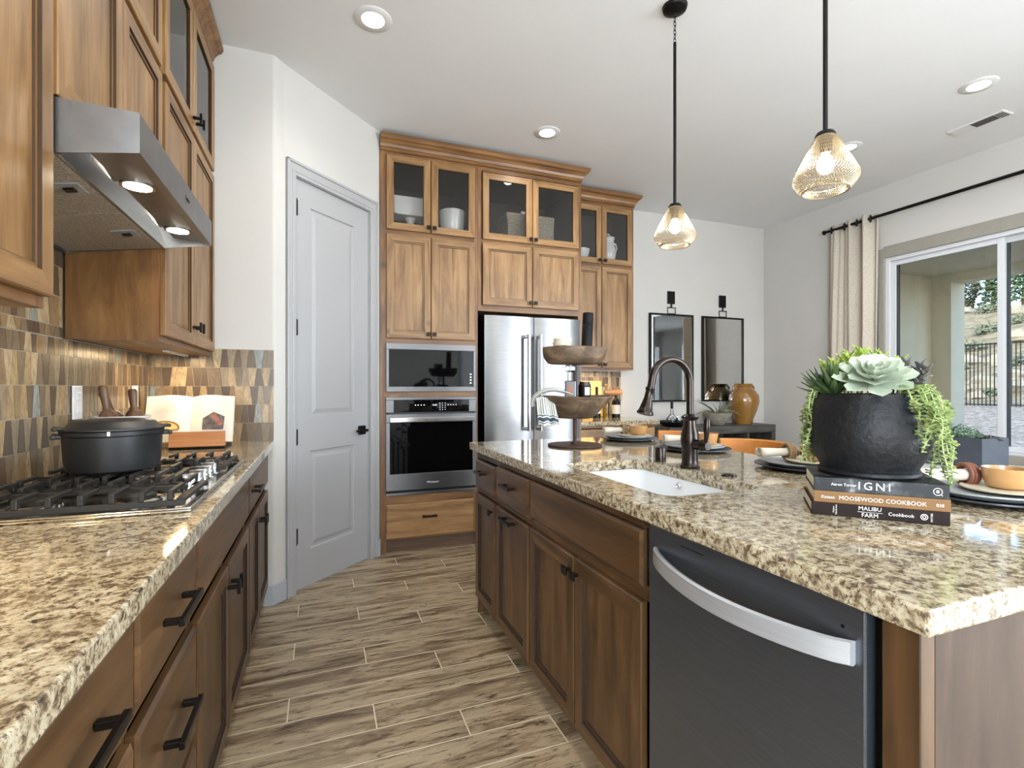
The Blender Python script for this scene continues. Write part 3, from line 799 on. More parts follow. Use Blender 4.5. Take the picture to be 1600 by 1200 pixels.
basecab('base_cabinet', 'base cabinet under the gas cooktop with a wide false drawer front', 1.364, 2.262,
        [('drawer', .008, w_-.008, .686, .848, None), ('door', .008, .424, .128, .648, ('t', .4, .585)), ('door', .43, w_-.008, .128, .648, ('t', .456, .585))], R2, [(.41, .44, .13, .655)])
w_ = 3.052-2.264
basecab('base_cabinet', 'base cabinet between the cooktop and the pantry corner', 2.264, 3.052,
        [('drawer', .008, w_-.02, .686, .848, ('p', .12, .775, .13)), ('door', .008, .352, .128, .648, ('t', .328, .585)), ('door', .358, w_-.02, .128, .648, ('t', .384, .585))], R2, [(.34, .37, .13, .655)])

# tall oven cabinet
wd = .732; ox = .394
cabT = cabinet('oven_cabinet', 'tall stained wood cabinet holding the microwave and wall oven', (ox, 3.70, 0), 0, wd, .69, .10, 2.93,
    [(.10, .115), (.355, .425), (1.13, 1.18), (1.525, 1.575), (2.31, 2.36), (2.885, 2.93)], [(0, .045, .0, 2.93), (wd-.03, wd, .10, 2.93), (.352, .382, 1.575, 2.31), (.352, .382, 2.36, 2.885)],
    [('drawer', .04, .70, .112, .36, ('p', .352, .262, .11)),
     ('door', .044, .363, 1.566, 2.318, ('k', .345, 1.6)), ('door', .369, .706, 1.566, 2.318, ('k', .388, 1.6)),
     ('glass', .044, .363, 2.352, 2.89, ('k', .345, 2.385)), ('glass', .369, .706, 2.352, 2.89, ('k', .388, 2.385))], shelves=(.39, 1.155, 1.55, 2.385), kick=.05)
wd2 = .90; fxx = 1.127
cabF = cabinet('refrigerator_cabinet', 'stained wood cabinet with glass top doors above the refrigerator', (fxx, 3.70, 0), 0, wd2, .69, 1.80, 2.93,
    [(1.80, 1.85), (2.31, 2.36), (2.885, 2.93)], [(0, .03, 1.80, 2.93), (wd2-.03, wd2, 0, 2.93), (.435, .465, 1.85, 2.31), (.435, .465, 2.36, 2.885)],
    [('door', .035, .448, 1.845, 2.33, ('k', .43, 1.88)), ('door', .454, .868, 1.845, 2.33, ('k', .472, 1.88)),
     ('glass', .035, .448, 2.355, 2.872, ('k', .43, 2.385)), ('glass', .454, .868, 2.355, 2.872, ('k', .472, 2.385))], shelves=(2.385,))
obj('side_panel', MB().box(wd2-.018, wd2, .019, .69, 0, 1.80), [M['woodV']], cabF)
# wet-bar upper and base
wd3 = .745
cabB = cabinet('upper_cabinet', 'wall cabinet right of the refrigerator above the coffee bar', (2.029, 4.04, 0), 0, wd3, .35, 1.373, 2.93,
    [(1.373, 1.41), (2.31, 2.36), (2.885, 2.93)], [(0, .03, 1.373, 2.93), (wd3-.03, wd3, 1.373, 2.93), (.375, .405, 1.41, 2.885)],
    up_fronts([(.03, .385, 'r'), (.392, .72, 'l')], 1.39, 0, kn='k', zt=(2.325, 2.352, 2.885)), shelves=(2.385,))
light_strip(cabB, .08, wd3-.08, .15, 1.373, 3.0)
cabinet('base_cabinet', 'base cabinet of the coffee bar beside the refrigerator', (2.029, 3.80, 0), 0, .81, .58, .11, .875,
    [(.11, .13), (.655, .68), (.855, .875)], [(0, .022, .11, .875), (.788, .81, .11, .875)],
    [('drawer', .01, .40, .686, .848, ('p', .2, .77)), ('drawer', .41, .80, .686, .848, ('p', .6, .77)), ('door', .01, .40, .128, .648, ('k', .37, .6)), ('door', .41, .80, .128, .648, ('k', .44, .6))], kick=.05)

# ------------------------------------------------------------------ counters
def counter(name, x0, x1, y0, y1, label, hole=None, r=.05):
    z0, z1 = .876, .914; mb = MB()
    if not hole:
        mb.box(x0, x1, y0, y1, z0, z1); return obj(name, mb, M['granite'], world=True, bevel=.004, label=label, cat='countertop')
    hx0, hx1, hy0, hy1 = hole; N = 5; inner = []; outer = []
    for cx_, cy_, a0, oc in ((hx1-r, hy1-r, 0, (x1, y1)), (hx0+r, hy1-r, PI/2, (x0, y1)), (hx0+r, hy0+r, PI, (x0, y0)), (hx1-r, hy0+r, 1.5*PI, (x1, y0))):
        for i in range(N+1):
            a = a0+PI/2*i/N; inner.append((cx_+r*math.cos(a), cy_+r*math.sin(a)))
        outer.append(oc)
    n = len(inner)
    for z in (z1, z0):
        mb.v += [(x, y, z) for x, y in inner]; mb.v += [(x, y, z) for x, y in outer]
    T = n+4
    for q in range(4):
        for i in range(N):
            a = q*(N+1)+i
            for s_ in (0, T): mb.f.append((s_+a, s_+a+1, s_+n+q)); mb.m.append(0); mb.c.append(0)
        a = q*(N+1)+N; b = (a+1) % n
        for s_ in (0, T): mb.f.append((s_+a, s_+b, s_+n+(q+1) % 4, s_+n+q)); mb.m.append(0); mb.c.append(0)
        mb.f.append((n+q, n+(q+1) % 4, T+n+(q+1) % 4, T+n+q)); mb.m.append(0); mb.c.append(0)
    for i in range(n): mb.f.append((i, (i+1) % n, T+(i+1) % n, T+i)); mb.m.append(0); mb.c.append(0)
    return obj(name, mb, M['granite'], world=True, bevel=.004, label=label, cat='countertop')
counter('granite_countertop', WX+.001, -.245, .3, 3.062, 'long speckled granite countertop of the left run holding the cooktop')
IX0, IX1, IY0, IY1 = .742, 1.775, .418, 2.592
sk = (.862, 1.205, 1.10, 1.72)
counter('granite_countertop', IX0, IX1, IY0, IY1, 'speckled granite island countertop with the white sink cut into it', sk)
counter('granite_countertop', 2.03, 2.868, 3.762, 4.398, 'small granite countertop of the coffee bar beside the refrigerator')
# sink
snk = empty('sink', 'white undermount kitchen sink set in the island countertop', 'sink', ((sk[0]+sk[1])/2, (sk[2]+sk[3])/2, .67))
def basin():
    mb = MB(); r = .05; N = 5
    def loop(ins, z, rr):
        x0, x1, y0, y1 = sk[0]-.004+ins, sk[1]+.004-ins, sk[2]-.004+ins, sk[3]+.004-ins; out = []
        for cx_, cy_, a0 in ((x1-rr, y1-rr, 0), (x0+rr, y1-rr, PI/2), (x0+rr, y0+rr, PI), (x1-rr, y0+rr, 1.5*PI)):
            for i in range(N+1): a = a0+PI/2*i/N; out.append((cx_+rr*math.cos(a), cy_+rr*math.sin(a), z))
        return out
    L = [loop(-.02, .66, .06), loop(-.02, .8755, .06), loop(0, .8755, .05), loop(.004, .72, .05), loop(.02, .69, .05), loop(.05, .682, .04)]
    n = len(L[0])
    for l_ in L: mb.v += l_
    for q in range(len(L)-1):
        for i in range(n): mb.f.append((q*n+i, q*n+(i+1) % n, (q+1)*n+(i+1) % n, (q+1)*n+i)); mb.m.append(0); mb.c.append(0)
    mb.f.append(tuple((len(L)-1)*n+i for i in range(n))); mb.m.append(0); mb.c.append(0)
    mb.f.append(tuple(range(n))); mb.m.append(0); mb.c.append(0)
    return mb
obj('basin', basin(), M['sink'], snk, world=True, smooth=True)
obj('drain', MB().cyl((1.03, 1.41, .6825), (1.03, 1.41, .686), .04, 24), M['chrome'], snk, world=True, smooth=True)
obj('overflow_hole', MB().tube([(1.2035, 1.475+.010*math.cos(a), .850+.010*math.sin(a)) for a in [2*PI*i/16 for i in range(16)]], .0022, 6, closed=True), M['chrome'], snk, world=True, smooth=True)

# ------------------------------------------------------------------ backsplash mosaic
def tiles(name, label, org, u, length, z0, z1, nrm, seed, skip=None):
    rnd = random.Random(seed); mb = MB(); u = Vector(u); nrm = Vector(nrm); org = Vector(org); H = .0998
    th = .006; zr = .914
    while zr < z1-.004:
        zt = min(zr+H, z1); s = -rnd.uniform(0, .05); up = rnd.random() < .5; edge0 = (s, s)
        while s < length:
            wdt = rnd.uniform(.029, .038); s += wdt; k = rnd.uniform(.004, .0075)*(1 if up else -1); up = not up
            edge1 = (s+k, s-k)
            b0, t0 = edge0; b1, t1 = edge1; g = .0012
            f = (zt-zr)/H; t0_ = b0+(t0-b0)*f; t1_ = b1+(t1-b1)*f
            q = [(b0+g, zr+g), (b1-g, zr+g), (t1_-g, zt-g), (t0_+g, zt-g)]
            q = [(min(max(a, 0), length), z) for a, z in q]; edge0 = edge1
            if q[1][0]-q[0][0] < .003 and q[2][0]-q[3][0] < .003: continue
            if skip and skip(s-wdt/2, zr+.05): continue
            vs = [org+u*a+nrm*(th+rnd.uniform(0, .0006))+Vector((0, 0, z)) for a, z in q]+[org+u*a+nrm*.002+Vector((0, 0, z)) for a, z in q]
            mb.add(vs, [(0, 1, 2, 3), (0, 4, 5, 1), (1, 5, 6, 2), (2, 6, 7, 3), (3, 7, 4, 0)], 0, .002+rnd.random())
        zr += H
    a = org+nrm*0; b = org+u*length; 
    vs = []
    for zz in (.914, z1):
        for p in (org+nrm*.0005, b+nrm*.0005, b+nrm*.0042, org+nrm*.0042): vs.append((p.x, p.y, zz))
    mb.add(vs, [(0, 3, 2, 1), (4, 5, 6, 7), (0, 1, 5, 4), (1, 2, 6, 5), (2, 3, 7, 6), (3, 0, 4, 7)], 1)
    return obj(name, mb, [M['tile'], M['grout']], world=True, label=label, cat='backsplash', recalc=False)
tiles('tile_backsplash', 'brown glass mosaic backsplash on the wall behind the cooktop', (WX, .3, 0), (0, 1, 0), 2.755, 0, 1.372, (1, 0, 0), 3)
def hoodtiles():
    return None
tiles('tile_backsplash', 'brown and amber glass mosaic backsplash on the short return wall by the pantry', (WX+.008, 3.065, 0), (1, 0, 0), A[0]-.012-WX-.008, 0, 1.414, (0, -1, 0), 5)
tiles('tile_backsplash', 'brown glass mosaic backsplash of the coffee bar', (2.04, BY, 0), (1, 0, 0), .825, 0, 1.372, (0, -1, 0), 9)
# the strip of mosaic between the two wall cabinets, up to the hood
def strip():
    rnd = random.Random(12)
    org = Vector((WX, 1.347, 0)); mb = MB(); H = .0998; L = .79
    for r_ in range(5):
        zr = .914+H*5 if False else 1.374+(r_)*.0998-(.0 if r_ == 0 else .0612); zt = 1.3118+(r_+1)*.0998+0
        zr = max(1.374, 1.3118+r_*.0998); zt = min(zt, 1.70)
        if zt-zr < .01: continue
        s = -rnd.uniform(0, .05); up = rnd.random() < .5; e0 = (s, s)
        while s < L:
            wdt = rnd.uniform(.029, .038); s += wdt; k = rnd.uniform(.004, .0075)*(1 if up else -1); up = not up; e1 = (s+k, s-k); g = .0012
            q = [(e0[0]+g, zr+g), (e1[0]-g, zr+g), (e1[1]-g, zt-g), (e0[1]+g, zt-g)]; e0 = e1
            q = [(min(max(a, 0), L), z) for a, z in q]
            if q[1][0]-q[0][0] < .003 and q[2][0]-q[3][0] < .003: continue
            vs = [(WX+.006, 1.347+a, z) for a, z in q]+[(WX+.002, 1.347+a, z) for a, z in q]
            mb.add(vs, [(0, 1, 2, 3), (0, 4, 5, 1), (1, 5, 6, 2), (2, 6, 7, 3), (3, 7, 4, 0)], 0, .002+rnd.random())
    mb.box(WX+.0005, WX+.0042, 1.347, 1.347+L, 1.374, 1.70, 1)
    obj('tile_backsplash', mb, [M['tile'], M['grout']], world=True, label='brown mosaic backsplash strip right under the range hood', cat='backsplash', recalc=False)
strip()
# outlets
for (y, z) in ((2.235, 1.152), (2.83, 1.155)):
    o = empty('wall_outlet', 'white outlet plate on the backsplash behind the black pot' if y < 2.5 else 'white outlet plate on the backsplash behind the open cookbook', 'outlet', (WX+.0075, y, z))
    obj('cover_plate', MB().box(0, .006, -.036, .036, -.06, .06), M['white_plastic'], o, bevel=.002)
    for dz in (-.026, .022): obj('socket', MB().box(.006, .009, -.016, .016, dz-.013, dz+.015), M['white_plastic'], o, bevel=.002)

# ------------------------------------------------------------------ range hood
hd = empty('range_hood', 'stainless steel under cabinet range hood with two lit lamps', 'range hood', (WX, 1.345, 1.66))
ya, yb = 1.347, 2.136
def hoodprof(x): return 1.664+(x-WX)/(-.381-WX)*(1.732-1.664)
mb = MB()
def sidepoly(): return [(WX+.008, hoodprof(WX)), (-.381, 1.732), (-.381, 1.822), (-.545, 1.828), (WX+.008, 1.828)]
mb.prism(sidepoly(), ya, ya+.004, 'y'); mb.prism(sidepoly(), yb-.004, yb, 'y')
mb.box(-.385, -.381, ya+.004, yb-.004, 1.732, 1.822)
mb.prism([(-.385, 1.822), (-.381, 1.822), (-.545, 1.828), (WX+.008, 1.828), (WX+.008, 1.824), (-.545, 1.824)], ya+.004, yb-.004, 'y')
mb.box(-.405, -.385, ya+.004, yb-.004, 1.733, 1.737)
mb.box(WX+.008, WX+.022, ya+.004, yb-.004, 1.666, 1.82)
obj('hood_shell', mb, M['hoodsteel'], hd, world=True)
def lampz(x): return 1.742+(x+.405)*.25
mb = MB(); mb.prism([(-.50, lampz(-.52)+.035), (-.405, 1.739), (-.405, 1.743), (-.50, lampz(-.52)+.04)], ya+.005, yb-.005, 'y')
obj('lamp_panel', mb, M['hoodsteel'], hd, world=True)
mb = MB(); mb.prism([(-.535, 1.708), (-.525, 1.706), (-.50, 1.748), (-.50, 1.754), (-.52, 1.735), (-.535, 1.714)], ya+.005, yb-.005, 'y')
obj('channel', mb, M['cooksteel'], hd, world=True)
def filt(y0_, y1_):
    x0_, x1_ = WX+.024, -.537; z0_, z1_ = 1.670, 1.706
    f = obj('grease_filter', MB().prism([(x0_, z0_), (x1_, z1_), (x1_, z1_+.006), (x0_, z0_+.006)], y0_+.003, y1_-.003, 'y'), M['filter'], hd, world=True, bevel=.001)
    cy_ = (y0_+y1_)/2
    l = obj('latch_plate', MB().prism([(-.615, z1_-.0146), (-.555, z1_-.005), (-.555, z1_-.001), (-.615, z1_-.0115)], cy_-.035, cy_+.035, 'y'), M['greyp'], f, world=True)
    obj('latch', MB().prism([(-.592, z1_-.016), (-.57, z1_-.012), (-.57, z1_-.008), (-.592, z1_-.0125)], cy_-.012, cy_+.012, 'y'), M['black'], f, world=True)
mf = NT('aluminium_filter_mesh'); vv = mf.coord((1, 1, 1), rnd=False); vo = mf.n('TexVoronoi'); vo.inputs['Scale'].default_value = 160; mf.l(vv, vo.inputs['Vector'])
mf.set(Base_Color=mf.ramp(vo.outputs['Distance'], [(.1, (150, 146, 138)), (.6, (196, 192, 184))]), Metallic=.8, Roughness=.5); mf.bump(vo.outputs['Distance'], .4, .002); M['filter'] = mf.m
filt(ya+.006, (ya+yb)/2); filt((ya+yb)/2, yb-.006)
for y in (1.60, 2.0):
    x = -.457; z = 1.739+(x+.405)*((lampz(-.52)+.035-1.739)/(-.115))
    sl = math.atan2(lampz(-.52)+.035-1.739, -.115)
    rg = obj('lamp_ring', MB().cyl((x, y, z-.004), (x, y, z+.004), .040, 28), M['chrome'], hd, world=True, smooth=True)
    obj('lamp_lens', MB().cyl((x, y, z-.0055), (x, y, z-.002), .032, 28), M['hoodlens'], rg, world=True)
    l = lamp('hood_light', 'SPOT', (x, y, z-.012), (0, 0, 0), 2.6, (1, .9, .72), .03, spot_size=R(130), spot_blend=.6)
text('Zephyr', .016, M['black'], hd, (-.380-WX, .43, 1.777-1.66), (R(90), 0, R(90)), 'badge_lettering')

# ------------------------------------------------------------------ island
IF = .785
def icab(label, ya_, yb_, fr, rails, mull, **kw):
    w_ = ya_-yb_
    return cabinet('island_cabinet', label, (IF, ya_, 0), -Z90, w_, .59, .10, .875, rails, [(0, .012, .10, .875), (w_-.012, w_, .10, .875)]+mull, fr, W=WI, kick=.075, group='dark stained cabinets of the island', **kw)
w_ = .335
icab('narrow island cabinet with one drawer at the far end', 2.567, 2.232, [('drawer', .012, w_-.012, .68, .828, ('p', w_/2-.02, .775, .11)), ('door', .012, w_-.012, .105, .652, ('k', w_-.04, .61))], [(.10, .112), (.655, .68), (.835, .875)], [])
w_ = 2.232-1.825
icab('island cabinet with one drawer beside the sink cabinet', 2.232, 1.825, [('drawer', .010, w_-.012, .68, .838, ('p', w_/2, .775, .12)), ('door', .010, w_-.012, .105, .652, ('p', w_/2, .628, .13))], [(.10, .112), (.655, .68), (.84, .875)], [])
w_ = 1.825-1.05
icab('wide island sink cabinet with two doors and a false drawer front', 1.825, 1.05, [('drawer', .010, w_-.03, .695, .84, None), ('door', .010, .376, .105, .655, ('k', .352, .608)), ('door', .384, w_-.03, .105, .655, ('k', .408, .608))], [(.10, .112), (.655, .695), (.842, .875)], [(.365, .395, .11, .655)], open_top=True)
# island end: dishwasher, end post, back body
dw = empty('dishwasher', 'dark stainless dishwasher with a bowed bar handle at the near end of the island', 'dishwasher', (.80, .78, 0))
dy0, dy1 = .513, 1.044
obj('tub_body', MB().box(.79, 1.36, dy0+.008, dy1-.006, .03, .866), M['vinylgrey'], dw, world=True)
def dwdoor():
    mb = MB().box(.763, .789, dy0, dy1, .115, .868); return mb
dd = obj('door', dwdoor(), M['dwsteel'], dw, world=True, bevel=.003)
obj('kick_plate', MB().box(.80, .81, dy0+.01, dy1-.01, 0, .105), M['black'], dw, world=True)
mb = MB(); N = 24; k0 = 0
hy0, hy1 = .528, 1.012; out = []
for i in range(N+1):
    t = i/N; y = hy0+(hy1-hy0)*t; b = math.sin(PI*t)**.75
    x = .757-.052*b; dr = -.010*b
    for (dx, z) in ((.0, .780+dr), (-.006, .783+dr), (-.006, .817+dr), (0, .820+dr), (.008, .817+dr), (.008, .783+dr)): out.append((x+dx, y, z))
mb.v = out
for i in range(N):
    for j in range(6): mb.f.append((i*6+j, i*6+(j+1) % 6, (i+1)*6+(j+1) % 6, (i+1)*6+j)); mb.m.append(0); mb.c.append(0)
mb.f.append(tuple(range(6))); mb.f.append(tuple(N*6+j for j in range(6))); mb.m += [0, 0]; mb.c += [0, 0]
obj('handle', mb, M['dwhandle'], dd, world=True, smooth=True)
obj('vent_slot', MB().box(.7618, .764, .855, .925, .846, .8475), M['black'], dd, world=True)
obj('indicator', MB().cyl((.7622, .548, .832), (.764, .548, .832), .003, 10), M['black'], dd, world=True)
ib = empty('island_end_panel', 'dark wooden end of the island next to the dishwasher', 'panel', (.8, .46, 0))
obj('end_post', MB().box(.768, .80, .442, .493, 0, .876), [M['isV']], ib, world=True, bevel=.002)
obj('end_panel', MB().box(.80, 1.45, .442, .46, 0, .876), [M['endpanel']] if 'endpanel' in M else [M['isV']], ib, world=True)
obj('back_panel', MB().box(1.38, 1.45, .46, 2.567, 0, .876), [M['isV']], ib, world=True)
obj('far_end_panel', MB().box(.785, 1.38, 2.568, 2.578, 0, .876), [M['isV']], ib, world=True)

# ------------------------------------------------------------------ oven, microwave, refrigerator
mw = empty('microwave', 'built in stainless microwave with black glass door above the wall oven', 'microwave', (.77, 3.69, 1.177))
obj('case', MB().box(.452, 1.088, 3.705, 4.1, 1.185, 1.52), M['vinylgrey'], mw, world=True)
obj('trim_frame', frame_mb(.434, 1.104, 1.177, 1.530, (.037, .046, .020, .018), 3.676, 3.70), M['oven_steel'], mw, world=True, bevel=.002)
obj('door_glass', MB().box(.454, 1.086, 3.680, 3.70, 1.214, 1.484), M['blackglass'], mw, world=True)
for i in range(4): obj('touch_button', MB().box(1.058, 1.070, 3.6792, 3.681, 1.237+i*.022, 1.247+i*.022), M['display'], mw, world=True)
ov = empty('wall_oven', 'built in stainless wall oven with black glass door below the microwave', 'oven', (.77, 3.69, .425))
obj('case', MB().box(.452, 1.088, 3.705, 4.2, .435, 1.12), M['vinylgrey'], ov, world=True)
obj('control_panel', frame_mb(.432, 1.106, 1.022, 1.138, (.004, .022, .056, .056), 3.676, 3.70), M['oven_steel'], ov, world=True, bevel=.002)
cpn = obj('control_glass', MB().box(.488, 1.05, 3.679, 3.70, 1.026, 1.116), M['blackglass'], ov, world=True)
for r_ in range(4):
    for c_ in range(3): obj('keypad_dot', MB().box(.824+c_*.02, .829+c_*.02, 3.6785, 3.68, 1.042+r_*.016, 1.046+r_*.016), M['display'], cpn, world=True)
for x_ in (.64, .66, .682, .704, .885, .905, .925, .945): obj('touch_icon', MB().box(x_, x_+.008, 3.6785, 3.68, 1.076, 1.081), M['display'], cpn, world=True)
text('12:00', .016, M['display'], cpn, (.785-cpn.location.x-.77, 3.6785-3.69, 1.078-.425), (R(90), 0, 0), 'clock_digits')
od = obj('oven_door', frame_mb(.432, 1.106, .462, 1.014, (.118, .062, .028, .028), 3.672, 3.698), M['oven_steel'], ov, world=True, bevel=.002)
obj('door_glass', MB().box(.460, 1.078, 3.676, 3.698, .58, .952), M['blackglass'], od, world=True)
obj('handle', MB().box(.455, 1.083, 3.640, 3.658, .955, .992).box(.47, .49, 3.658, 3.673, .962, .985).box(1.048, 1.068, 3.658, 3.673, .962, .985), M['chrome'], od, world=True, bevel=.004)
text('Whirlpool', .021, M['white_plastic'], od, (0, -.0185, .085), (R(90), 0, 0), 'badge_lettering')
obj('lower_vent', MB().box(.432, 1.106, 3.676, 3.70, .425, .442), M['oven_steel'], ov, world=True, bevel=.002)
obj('vent_gap', MB().box(.434, 1.104, 3.684, 3.70, .442, .460), M['black'], ov, world=True)

fr_ = empty('refrigerator', 'stainless french door refrigerator set in the wood surround', 'refrigerator', (1.57, 3.70, 0))
obj('body', MB().box(1.165, 1.985, 3.70, 4.36, .02, 1.765), M['black'], fr_, world=True)
def fdoor(x0, x1):
    mb = MB(); N = 8
    poly = [(x0, 3.695), (x0, 3.645)]+[(x0+(x1-x0)*i/N, 3.645-.014*math.sin(PI*i/N)**.6) for i in range(1, N)]+[(x1, 3.645), (x1, 3.695)]
    mb.prism(poly, .64, 1.762, 'z'); return mb
d_l = obj('left_door', fdoor(1.163, 1.571), M['steel'], fr_, world=True, smooth=True)
d_r = obj('right_door', fdoor(1.577, 1.985), M['steel'], fr_, world=True, smooth=True)
mb = MB().prism([(1.163, 3.695), (1.163, 3.645), (1.985, 3.645), (1.985, 3.695)], .06, .63, 'z'); obj('freezer_drawer', mb, M['steel'], fr_, world=True, bevel=.003)
for x, d_ in ((1.505, d_l), (1.605, d_r)):
    mb = MB().cyl((x, 3.575, .87), (x, 3.575, 1.62), .015, 16); mb.cyl((x, 3.575, .885), (x, 3.64, .885), .014, 12).cyl((x, 3.575, 1.605), (x, 3.64, 1.605), .014, 12)
    obj('handle', mb, M['chrome'], d_, world=True, smooth=True)

# ------------------------------------------------------------------ ceiling fixtures
for i, (x, y, lab) in enumerate([(.242, 2.588, 'recessed ceiling light near the pantry corner'), (1.525, 3.289, 'recessed ceiling light in front of the refrigerator cabinets'),
        (3.743, 1.838, 'recessed ceiling light beside the air vent'), (3.773, 2.669, 'recessed ceiling light seen just behind the nearer pendant'),
        (.242, .35, 'unseen recessed ceiling light added over the aisle'), (1.6, -1.6, 'unseen recessed ceiling light added over the living area'), (3.75, -.6, 'unseen recessed ceiling light added over the dining side')]):  # last three sit out of view, added to brighten the room
    cl = empty('recessed_light', lab, 'ceiling light', (x, y, CZ), 0, 'recessed ceiling lights')
    obj('trim_ring', MB().lathe(0, 0, [(.052, -.001), (.056, -.006), (.088, -.005), (.094, 0), (.094, .002), (.052, .002)], 36), M['white_plastic'], cl, smooth=True)
    obj('lens', MB().cyl((0, 0, -.004), (0, 0, 0.0), .053, 28), M['lens'], cl)
    l = lamp('can_light', 'SPOT', (0, 0, -.02), (0, 0, 0), 16, (1, .97, .93), .05, spot_size=R(150), spot_blend=.8); l.parent = cl
vt = empty('ceiling_vent', 'white ceiling air vent with dark slots near the right wall', 'vent', (4.28, 2.10, CZ))
obj('frame', MB().box(-.062, .062, -.16, .16, -.008, 0), M['white_plastic'], vt, bevel=.003)
for i in range(7): obj('slot', MB().box(-.045+i*.0125, -.038+i*.0125, -.10, .03, -.0095, -.008), M['black'], vt)
for i in range(4): obj('slot', MB().box(-.045, .045, .045+i*.022, .053+i*.022, -.0095, -.008) if False else MB().box(-.045, .045, -.148+i*.012, -.142+i*.012, -.0095, -.008), M['black'], vt)

def pendant(x, y, zb, chain, label):
    t = empty('pendant_light', label, 'pendant light', (x, y, CZ), 0, 'pendant lights over the island'); Z = zb-CZ
    obj('canopy', MB().lathe(0, 0, [(0, -.03), (.03, -.028), (.055, -.015), (.06, 0)], 28), M['black'], t, smooth=True)
    if chain:
        mb = MB(); z = -.03
        for i in range(7):
            pts = []
            for k in range(12):
                a = 2*PI*k/12; px, pz = .006*math.cos(a), .013*math.sin(a)
                pts.append((px, 0, z-.011+pz) if i % 2 == 0 else (0, px, z-.011+pz))
            mb.tube(pts, .0018, 5, closed=True); z -= .0205
        obj('chain', mb, M['black'], t, smooth=True); zt = z
    else: zt = -.028
    obj('stem', MB().cyl((0, 0, zt), (0, 0, Z+.200), .0075, 12), M['black'], t, smooth=True)
    obj('cap', MB().lathe(0, 0, [(0, Z+.202), (.026, Z+.200), (.032, Z+.190), (.032, Z+.183), (0, Z+.183)], 24), M['black'], t, smooth=True)
    obj('socket', MB().cyl((0, 0, Z+.183), (0, 0, Z+.128), .019, 18), M['gunmetal'], t, smooth=True)
    prof = [(.030, .184), (.040, .170), (.058, .134), (.076, .098), (.092, .066), (.0995, .048), (.098, .038), (.090, .024), (.078, .008), (.070, 0), (.063, .005), (.060, .02)]
    n = 60; mb = MB()
    def at(q, a):
        q = min(max(q, 0), len(prof)-1.0001); i = int(q); f = q-i
        r = prof[i][0]*(1-f)+prof[i+1][0]*f; z = prof[i][1]*(1-f)+prof[i+1][1]*f
        return (r*math.cos(a), r*math.sin(a), Z+z)
    steps = 16
    for k in range(n):
        for sg in (1, -1):
            mb.tube([at((len(prof)-1)*j/steps, 2*PI*k/n+sg*j/steps*1.35) for j in range(steps+1)], .00105, 3, caps=False, m=0)
    for q in (0, 9, 11): mb.tube([at(q, 2*PI*k/40) for k in range(40)], .0022, 5, closed=True)
    obj('wire_shade', mb, M['champ'], t)
    bm_ = MB().lathe(0, 0, [(0.001, Z+.060), (.014, Z+.063), (.024, Z+.075), (.0265, Z+.088), (.023, Z+.105), (.014, Z+.120), (.012, Z+.128)], 24)
    obj('bulb', bm_, M['bulb'], t, smooth=True)
pendant(1.60, 1.985, 1.893, True, 'pendant light with chain and wire mesh shade, farther from the camera')
pendant(1.60, 1.21, 1.872, False, 'wire mesh pendant light nearer the camera')

# ------------------------------------------------------------------ cooktop and pot
ck = empty('gas_cooktop', 'stainless gas cooktop with cast iron grates set in the left countertop', 'cooktop', (-.52, 1.79, .9145))
obj('pan', MB().box(-.765, -.285, 1.362, 2.215, .9145, .921), M['cooksteel'], ck, world=True, bevel=.003)
obj('rim', frame_mb(0, 1, 0, 1, (0, 0, 0, 0), 0, 0) if False else MB().box(-.765, -.285, 1.362, 1.372, .921, .926).box(-.765, -.285, 2.205, 2.215, .921, .926).box(-.765, -.755, 1.372, 2.205, .921, .926).box(-.295, -.285, 1.372, 2.205, .921, .926), M['cooksteel'], ck, world=True, bevel=.002)
for (bx_, by_, r) in ((-.63, 1.50, .036), (-.43, 1.50, .045), (-.57, 1.79, .055), (-.63, 2.08, .036), (-.43, 2.08, .045)):
    b = obj('burner', MB().lathe(bx_, by_, [(r+.016, .921), (r+.014, .928), (r, .934), (0, .934)], 28), M['cooksteel'], ck, world=True, smooth=True)
    obj('burner_cap', MB().lathe(bx_, by_, [(r-.004, .934), (r-.002, .940), (r-.008, .944), (0, .945)], 28), M['iron'], b, world=True, smooth=True)
def grate(ya, yb, xf, corner):
    mb = MB(); xb = -.752; zt, zl = .964, .932; bw = .0055
    def rail(x0, x1, y, z0=.927, z1=.941): mb.box(x0, x1, y-bw, y+bw, z0, z1)
    rail(xb, xf, ya+.008); rail(xb, xf, yb-.008)
    mb.box(xb, xb+.011, ya+.014, yb-.014, .927, .941)
    # front bar, a broad flat strip
    mb.box(xf-.02, xf, ya+.012, yb-.012, .934, .944)
    nb = max(4, int(round((xf-xb)/.058)))
    for i in range(nb):
        x = xb+.02+(xf-xb-.05)*i/(nb-1)
        for (u0, u1, ym) in ((ya+.008, ya+(yb-ya)*(.42 if i % 2 else .36), 0), (yb-.008, ya+(yb-ya)*(.58 if i % 2 else .64), 0)):
            dirn = 1 if u1 > u0 else -1
            pts = [(x-bw, u0, .934), (x+bw, u0, .934)]
            ys = sorted((u0+dirn*.012, u1)); mb.box(x-bw, x+bw, ys[0], ys[1], .954, zt)
            ys = sorted((u0-dirn*.003, u0+dirn*.014)); mb.box(x-bw, x+bw, ys[0], ys[1], .9412, zt)
    ym = (ya+yb)/2; mb.box(xb+.01, xf-.022, ym-bw, ym+bw, .943, .9535)
    for x in (xb+.02, xf-.03):
        for y in (ya+.012, yb-.012): mb.box(x-.008, x+.008, y-.004, y+.004, .9212, .927)
    return obj('grate', mb, M['iron'], ck, world=True, bevel=.0015, seg=1)
grate(1.378, 1.652, -.302, True); grate(1.656, 1.922, -.40, False); grate(1.926, 2.20, -.302, True)
